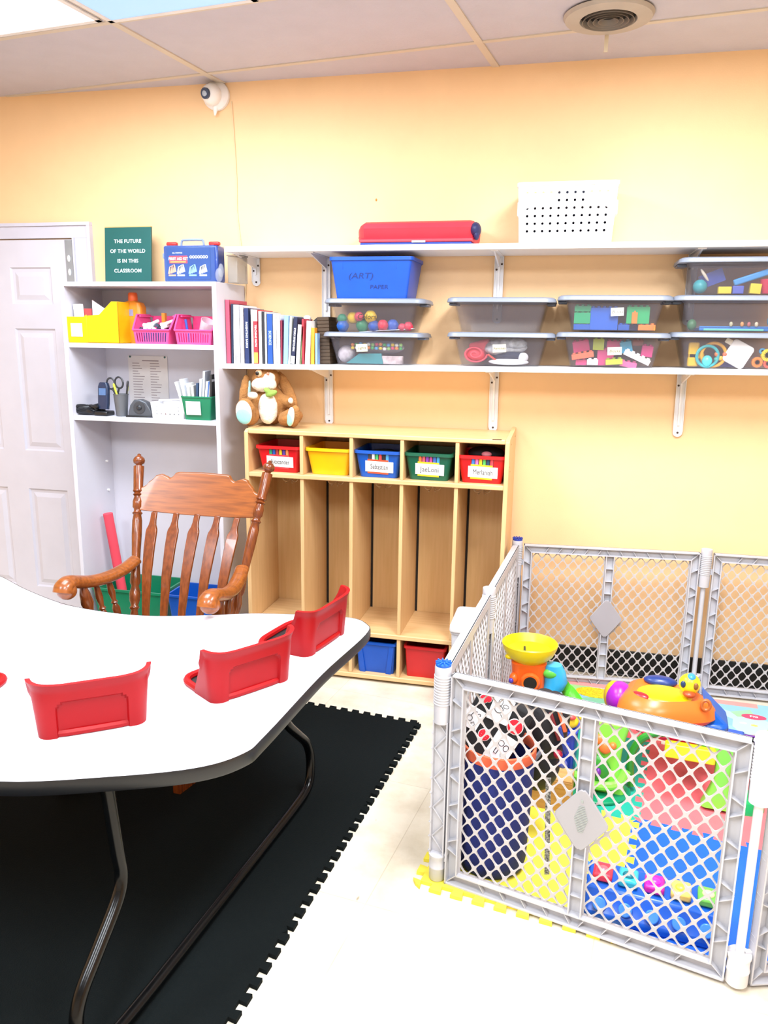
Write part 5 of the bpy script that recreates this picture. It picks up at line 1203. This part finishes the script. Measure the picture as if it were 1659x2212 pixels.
ch = smoothpts([(.095, .0, .29), (.125, .02, .25), (.165, .0, .20), (.185, -.03, .16)], 5)
rs = []
for i, p in enumerate(ch):
    tn = (ch[min(i + 1, len(ch) - 1)] - ch[max(i - 1, 0)]).normalized(); sd = tn.cross(Vector((0, 0, 1))).normalized(); upv = sd.cross(tn)
    rs.append([p + sd * .038 * math.cos(a) + upv * (.034 - .034 * math.sin(a)) for a in [math.pi * k_ / 8 for k_ in range(9)]] + [p + sd * .035 * math.cos(a) + upv * (.034 - .031 * math.sin(a)) for a in [math.pi * k_ / 8 for k_ in range(8, -1, -1)]])
B().rings(rs).obj('green_chute', M('#63cf3a', 0.3), t)
B().box(.03, .075, -.06, -.02, .0, .20).obj('rear_pillar', M('#c9b428', 0.4), t, bevel=.005)

# ---- activity centre
t = thing('activity_centre', (.39, 2.72, .0115), 'green and orange baby activity table in the middle of the playpen', 'toy', rot=R(-6))
LGN = M('#86de4c', 0.3); DG = M('#2f8f2c', 0.35)
B().rings([[(x + .195 * 0, y, z) for x, y in [(1.0 * q[0], q[1]) for q in [(-.215 + k_ * .0 + .125 * math.cos(a), -.16 + .11 * math.sin(a)) for k_ in (0,) for a in [2 * math.pi * i / 32 for i in range(32)]]]] for z in (0, .012)]).obj('foot_plate', M('#128a60', 0.35), t, bevel=.003)
def leg(x, y, w0, w1, hh, nm='green_leg', lean=0):
    rs = []
    for f in [i / 14 for i in range(15)]:
        z = .012 + hh * f; w_ = w0 + (w1 - w0) * f + .02 * math.sin(math.pi * f) * -1; xx = x + lean * f
        rs.append([(xx + a, y + b_, z) for a, b_ in B().rrect(-w_, w_, -.03 * (1 - .4 * f), .03 * (1 - .4 * f), .014)])
    return B().rings(rs).obj(nm, LGN, t)
leg(-.200, -.165, .088, .056, .245, lean=.035); leg(.185, -.14, .05, .040, .215, lean=.012)
B().tube(smoothpts([(-.30, -.19, .02), (-.285, -.20, .06), (-.215, -.215, .045), (-.14, -.20, .05), (-.11, -.18, .1)], 4), .016, 10).obj('tray_rim', LGN, t)
B().ell((-.215, -.20, .095), (.055, .02, .055)).obj('dark_dish', DG, t)
B().ell((-.235, -.222, .118), (.028, .014, .028)).obj('purple_ball', M('#7c1fa8', 0.25), t)
B().ell((-.20, -.222, .097), (.010, .012, .016)).obj('purple_stem', M('#6a2490', 0.3), t)
for x, z, r in ((-.205, .205, .018), (-.185, .178, .022), (-.160, .19, .012)): B().ell((x, -.195, z), (r, .014, r)).obj('orange_roller', M('#f77a3a', 0.35), t)
B().rings([[(x, y, z) for x, y in B().rrect(.005, .165, -.165, -.13, .008)] for z in (.165, .215)]).obj('yellow_bar', M('#f5dc1c', 0.35), t, bevel=.004)
B().tube(smoothpts([(-.09, -.13, .02), (-.10, -.13, .12), (-.07, -.13, .2), (0, -.13, .235), (.12, -.13, .225), (.165, -.13, .16)], 5), .013, 10).obj('arch_bar', DG, t)
rs = []
for k_, z in ((.55, .205), (.9, .215), (1.0, .235), (.97, .26), (.86, .285), (.70, .30), (.60, .29)):
    rs.append([(-.01 + .165 * k_ * math.cos(a) * (1 + .12 * math.cos(3 * a + .4)), .07 + .135 * k_ * math.sin(a) * (1 + .10 * math.cos(3 * a)), z) for a in [2 * math.pi * i / 48 for i in range(48)]])
B().rings(rs).obj('orange_shell', M('#f4742a', 0.3), t)
B().ell((-.005, .06, .288), (.095, .075, .018)).obj('yellow_tray', M('#f8e010', 0.3), t)
B().ell((-.085, .02, .290), (.035, .018, .012), rot=(0, 0, R(-25))).obj('red_button', M('#e2222c', 0.3), t)
B().ell((-.02, .15, .300), (.06, .03, .02)).obj('navy_dial', M('#203a80', 0.3), t)
B().ell((-.158, .09, .238), (.050, .062, .060)).obj('purple_wheel', M('#a020b0', 0.3), t)
B().ell((-.180, .105, .236), (.036, .05, .056)).obj('wheel_band', M('#d8b020', 0.3), t)
B().rings([[(x, y, z) for x, y in B().rrect(.12, .215, .02, .16, .03)] for z in (.10, .22)]).obj('blue_side', M('#0f56b8', 0.3), t, bevel=.01)
B().rings([[(.125 + .03 * f * 0, .10 + a, z) for a, z in ((-.06, .3), (.06, .3), (.07, .2), (-.07, .2))] for f in (0, 1)] + [[(.215, .10 + a, z) for a, z in ((-.06, .215), (.06, .215), (.07, .16), (-.07, .16))]]).obj('blue_ramp', M('#1460c4', 0.3), t, bevel=.008)
B().ell((.03, -.06, .205), (.13, .05, .022)).obj('pink_tray', M('#e51f58', 0.3), t)
B().ell((.075, .06, .345), (.037, .034, .037)).obj('face_ball', M('#f4e224', 0.3), t)
for x, y, z, c in ((.052, .03, .352, '#243c64'), (.094, .032, .350, '#8a5a28')): B().ell((x, y, z), (.009, .007, .013)).obj('ball_window', M(c, 0.3), t)
B().ell((.078, .055, .372), (.016, .02, .014)).obj('ball_cap', M('#3a94c8', 0.3), t); B().ell((.075, .03, .318), (.022, .02, .012)).obj('ball_neck', M('#b04a24', 0.35), t)
B().tube([(.130 + .014 * math.cos(a), -.0, .30 + .018 * math.sin(a)) for a in [2 * math.pi * i / 16 for i in range(17)]], .006, 8).obj('brown_ring', M('#c06a30', 0.35), t)
# green bowl toys at the right
t = thing('toy_bowl', (.655, 2.60, .0115), 'green upturned toy bowl at the right side of the playpen', 'bowl')
B().lathe([(.062, 0), (.060, .012), (.048, .035), (.02, .046), (0, .048)], n=30).obj('bowl_shell', M('#12a45c', 0.3), t)
t = thing('toy_arch', (.675, 2.66, .0115), 'lime green curved toy arch behind the green bowl', 'toy', rot=R(20))
B().tube(smoothpts([(-.055, 0, .0), (-.055, 0, .06), (-.035, 0, .115), (0, 0, .135), (.035, 0, .115), (.055, 0, .06), (.055, 0, 0)], 4), .018, 12).obj('arch_body', M('#5fcf30', 0.3), t)
# pop up toy tray
t = thing('pop_up_toy', (.302, 1.985, .0115), 'long blue pop up toy with five coloured lids at the near right of the playpen', 'toy', rot=R(-7.5))
PB = M('#1458c0', 0.3); PBL = M('#3f86ee', 0.3)
B().rings([[(x, y, z) for y, z in ((-.085, 0), (-.085, .022), (-.055, .05), (-.045, .075), (.05, .088), (.06, .08), (.065, 0))] for x in (-.175, .175)]).obj('toy_base', PB, t, bevel=.006)
lc = [('#ee3a50', 'square'), ('#35b4cc', 'dome'), ('#c81ea0', 'square'), ('#f4cf6a', 'square'), ('#6ab84e', 'dome')]
for i, (c, k_) in enumerate(lc):
    x = -.135 + i * .0675
    B().box(x - .026, x + .026, -.03, .03, .080, .104).obj('lid', M(c, 0.3), t, bevel=.007)
    B().ell((x, -.005, .105), (.016, .014, .008)).obj('lid_knob', M({0: '#f46a78', 1: '#0c7080', 2: '#f030e0', 3: '#f6e04a', 4: '#e8e8a0'}[i], 0.3), t)
    B().cyl((x, -.066, .040), (x, -.079, .050), .018, n=18).obj('button', PBL, t, bevel=.003)
B().tube([(-.178, .0, .06), (-.195, .0, .085), (-.178, .03, .085)], .010, 8).obj('end_knob', PBL, t)
# ---- play mat at the back
def playmat():
    mt = M('#7fb4de', 0.5, kind='printed', h2='#93c46c', scale=4); nt = mt.node_tree; N = nt.nodes; L = nt.links
    p = N['Principled BSDF']; tc = N.new('ShaderNodeTexCoord')
    vo = N.new('ShaderNodeTexVoronoi'); vo.inputs['Scale'].default_value = 9; L.new(tc.outputs['Object'], vo.inputs['Vector'])
    cr = N.new('ShaderNodeValToRGB'); cr.color_ramp.interpolation = 'CONSTANT'
    cs = ['#7fb0dc', '#a0cf70', '#c4d8e6', '#6cb445', '#e6bd48', '#d6a6bc', '#8fc0e4']
    for i, c in enumerate(cs):
        e = cr.color_ramp.elements[0] if i == 0 else cr.color_ramp.elements.new(i / len(cs)); e.position = i / len(cs); e.color = lin(c)
    sp = N.new('ShaderNodeSeparateColor'); L.new(vo.outputs['Color'], sp.inputs[0]); L.new(sp.outputs[0], cr.inputs['Fac'])
    nz = N.new('ShaderNodeMix'); nz.data_type = 'RGBA'; nz.inputs[0].default_value = .55
    for l in list(nt.links):
        if l.to_socket == p.inputs['Base Color']: src = l.from_socket; nt.links.remove(l)
    L.new(src, nz.inputs[6]); L.new(cr.outputs['Color'], nz.inputs[7]); L.new(nz.outputs[2], p.inputs['Base Color'])
    return mt
t = thing('play_mat', (.55, 3.27, .0118), 'printed pastel play mat spread along the back of the playpen', 'mat', rot=R(-3))
B().box(-.52, .60, -.13, .16, 0, .006).obj('mat_sheet', playmat(), t, bevel=.002)
B().box(-.52, .30, .12, .16, .0061, .0068).obj('pink_border', M('#e59a94', 0.6), t)
b = B().rings([[(-.37 + .085 * math.cos(a), .06 + .05 * math.sin(a), z) for a in [2 * math.pi * i / 24 for i in range(24)]] for z in (.0062, .009)]); b.obj('yellow_patch', M('#f2d416', 0.5, h2='#b8960c', scale=140, var=.2), t)
for x, c, s_ in ((.10, '#7a3f9c', 'DUCK'), (.27, '#d8486c', 'PIG')):
    o = B().lathe([(.048, .0062), (.048, .0075)], n=24, sy=.5).obj('word_patch', M(c, 0.5), t, loc=(x, .03, 0))
    text(s_, .022, PAPER, o, (0, 0, .0079), rot=(0, 0, 0))
for x, y, c in ((-.29, -.02, '#6a4030'), (-.25, -.01, '#b03a34'), (-.22, -.035, '#f4f4f4'), (-.33, -.045, '#f4f0ec'), (-.2, -.0, '#58647a'), (.22, -.04, '#f2e6cc'), (.26, -.05, '#f6c86c')):
    B().ell((x, y, .0066), (.014, .009, .0015), 10, 6).obj('animal_print', M(c, 0.6), t)
t = thing('toy_case', (.83, 2.96, .0125), 'clear purple and blue toy case lying at the right edge in the playpen', 'case', rot=R(-12))
B().box(-.20, .20, -.06, .06, 0, .05).obj('purple_shell', M('#6a2f9c', 0.25, var=.2, scale=14), t, bevel=.01)
B().box(-.205, -.11, -.062, .062, .003, .056).obj('blue_end', M('#2a5cc4', 0.25), t, bevel=.008)
B().box(.02, .09, -.063, -.058, .02, .05).obj('clear_clasp', M('#a6b4dc', 0.2), t, bevel=.003)
B().box(.13, .205, -.062, .062, .003, .057).obj('red_end', M('#e2303c', 0.3), t, bevel=.008)
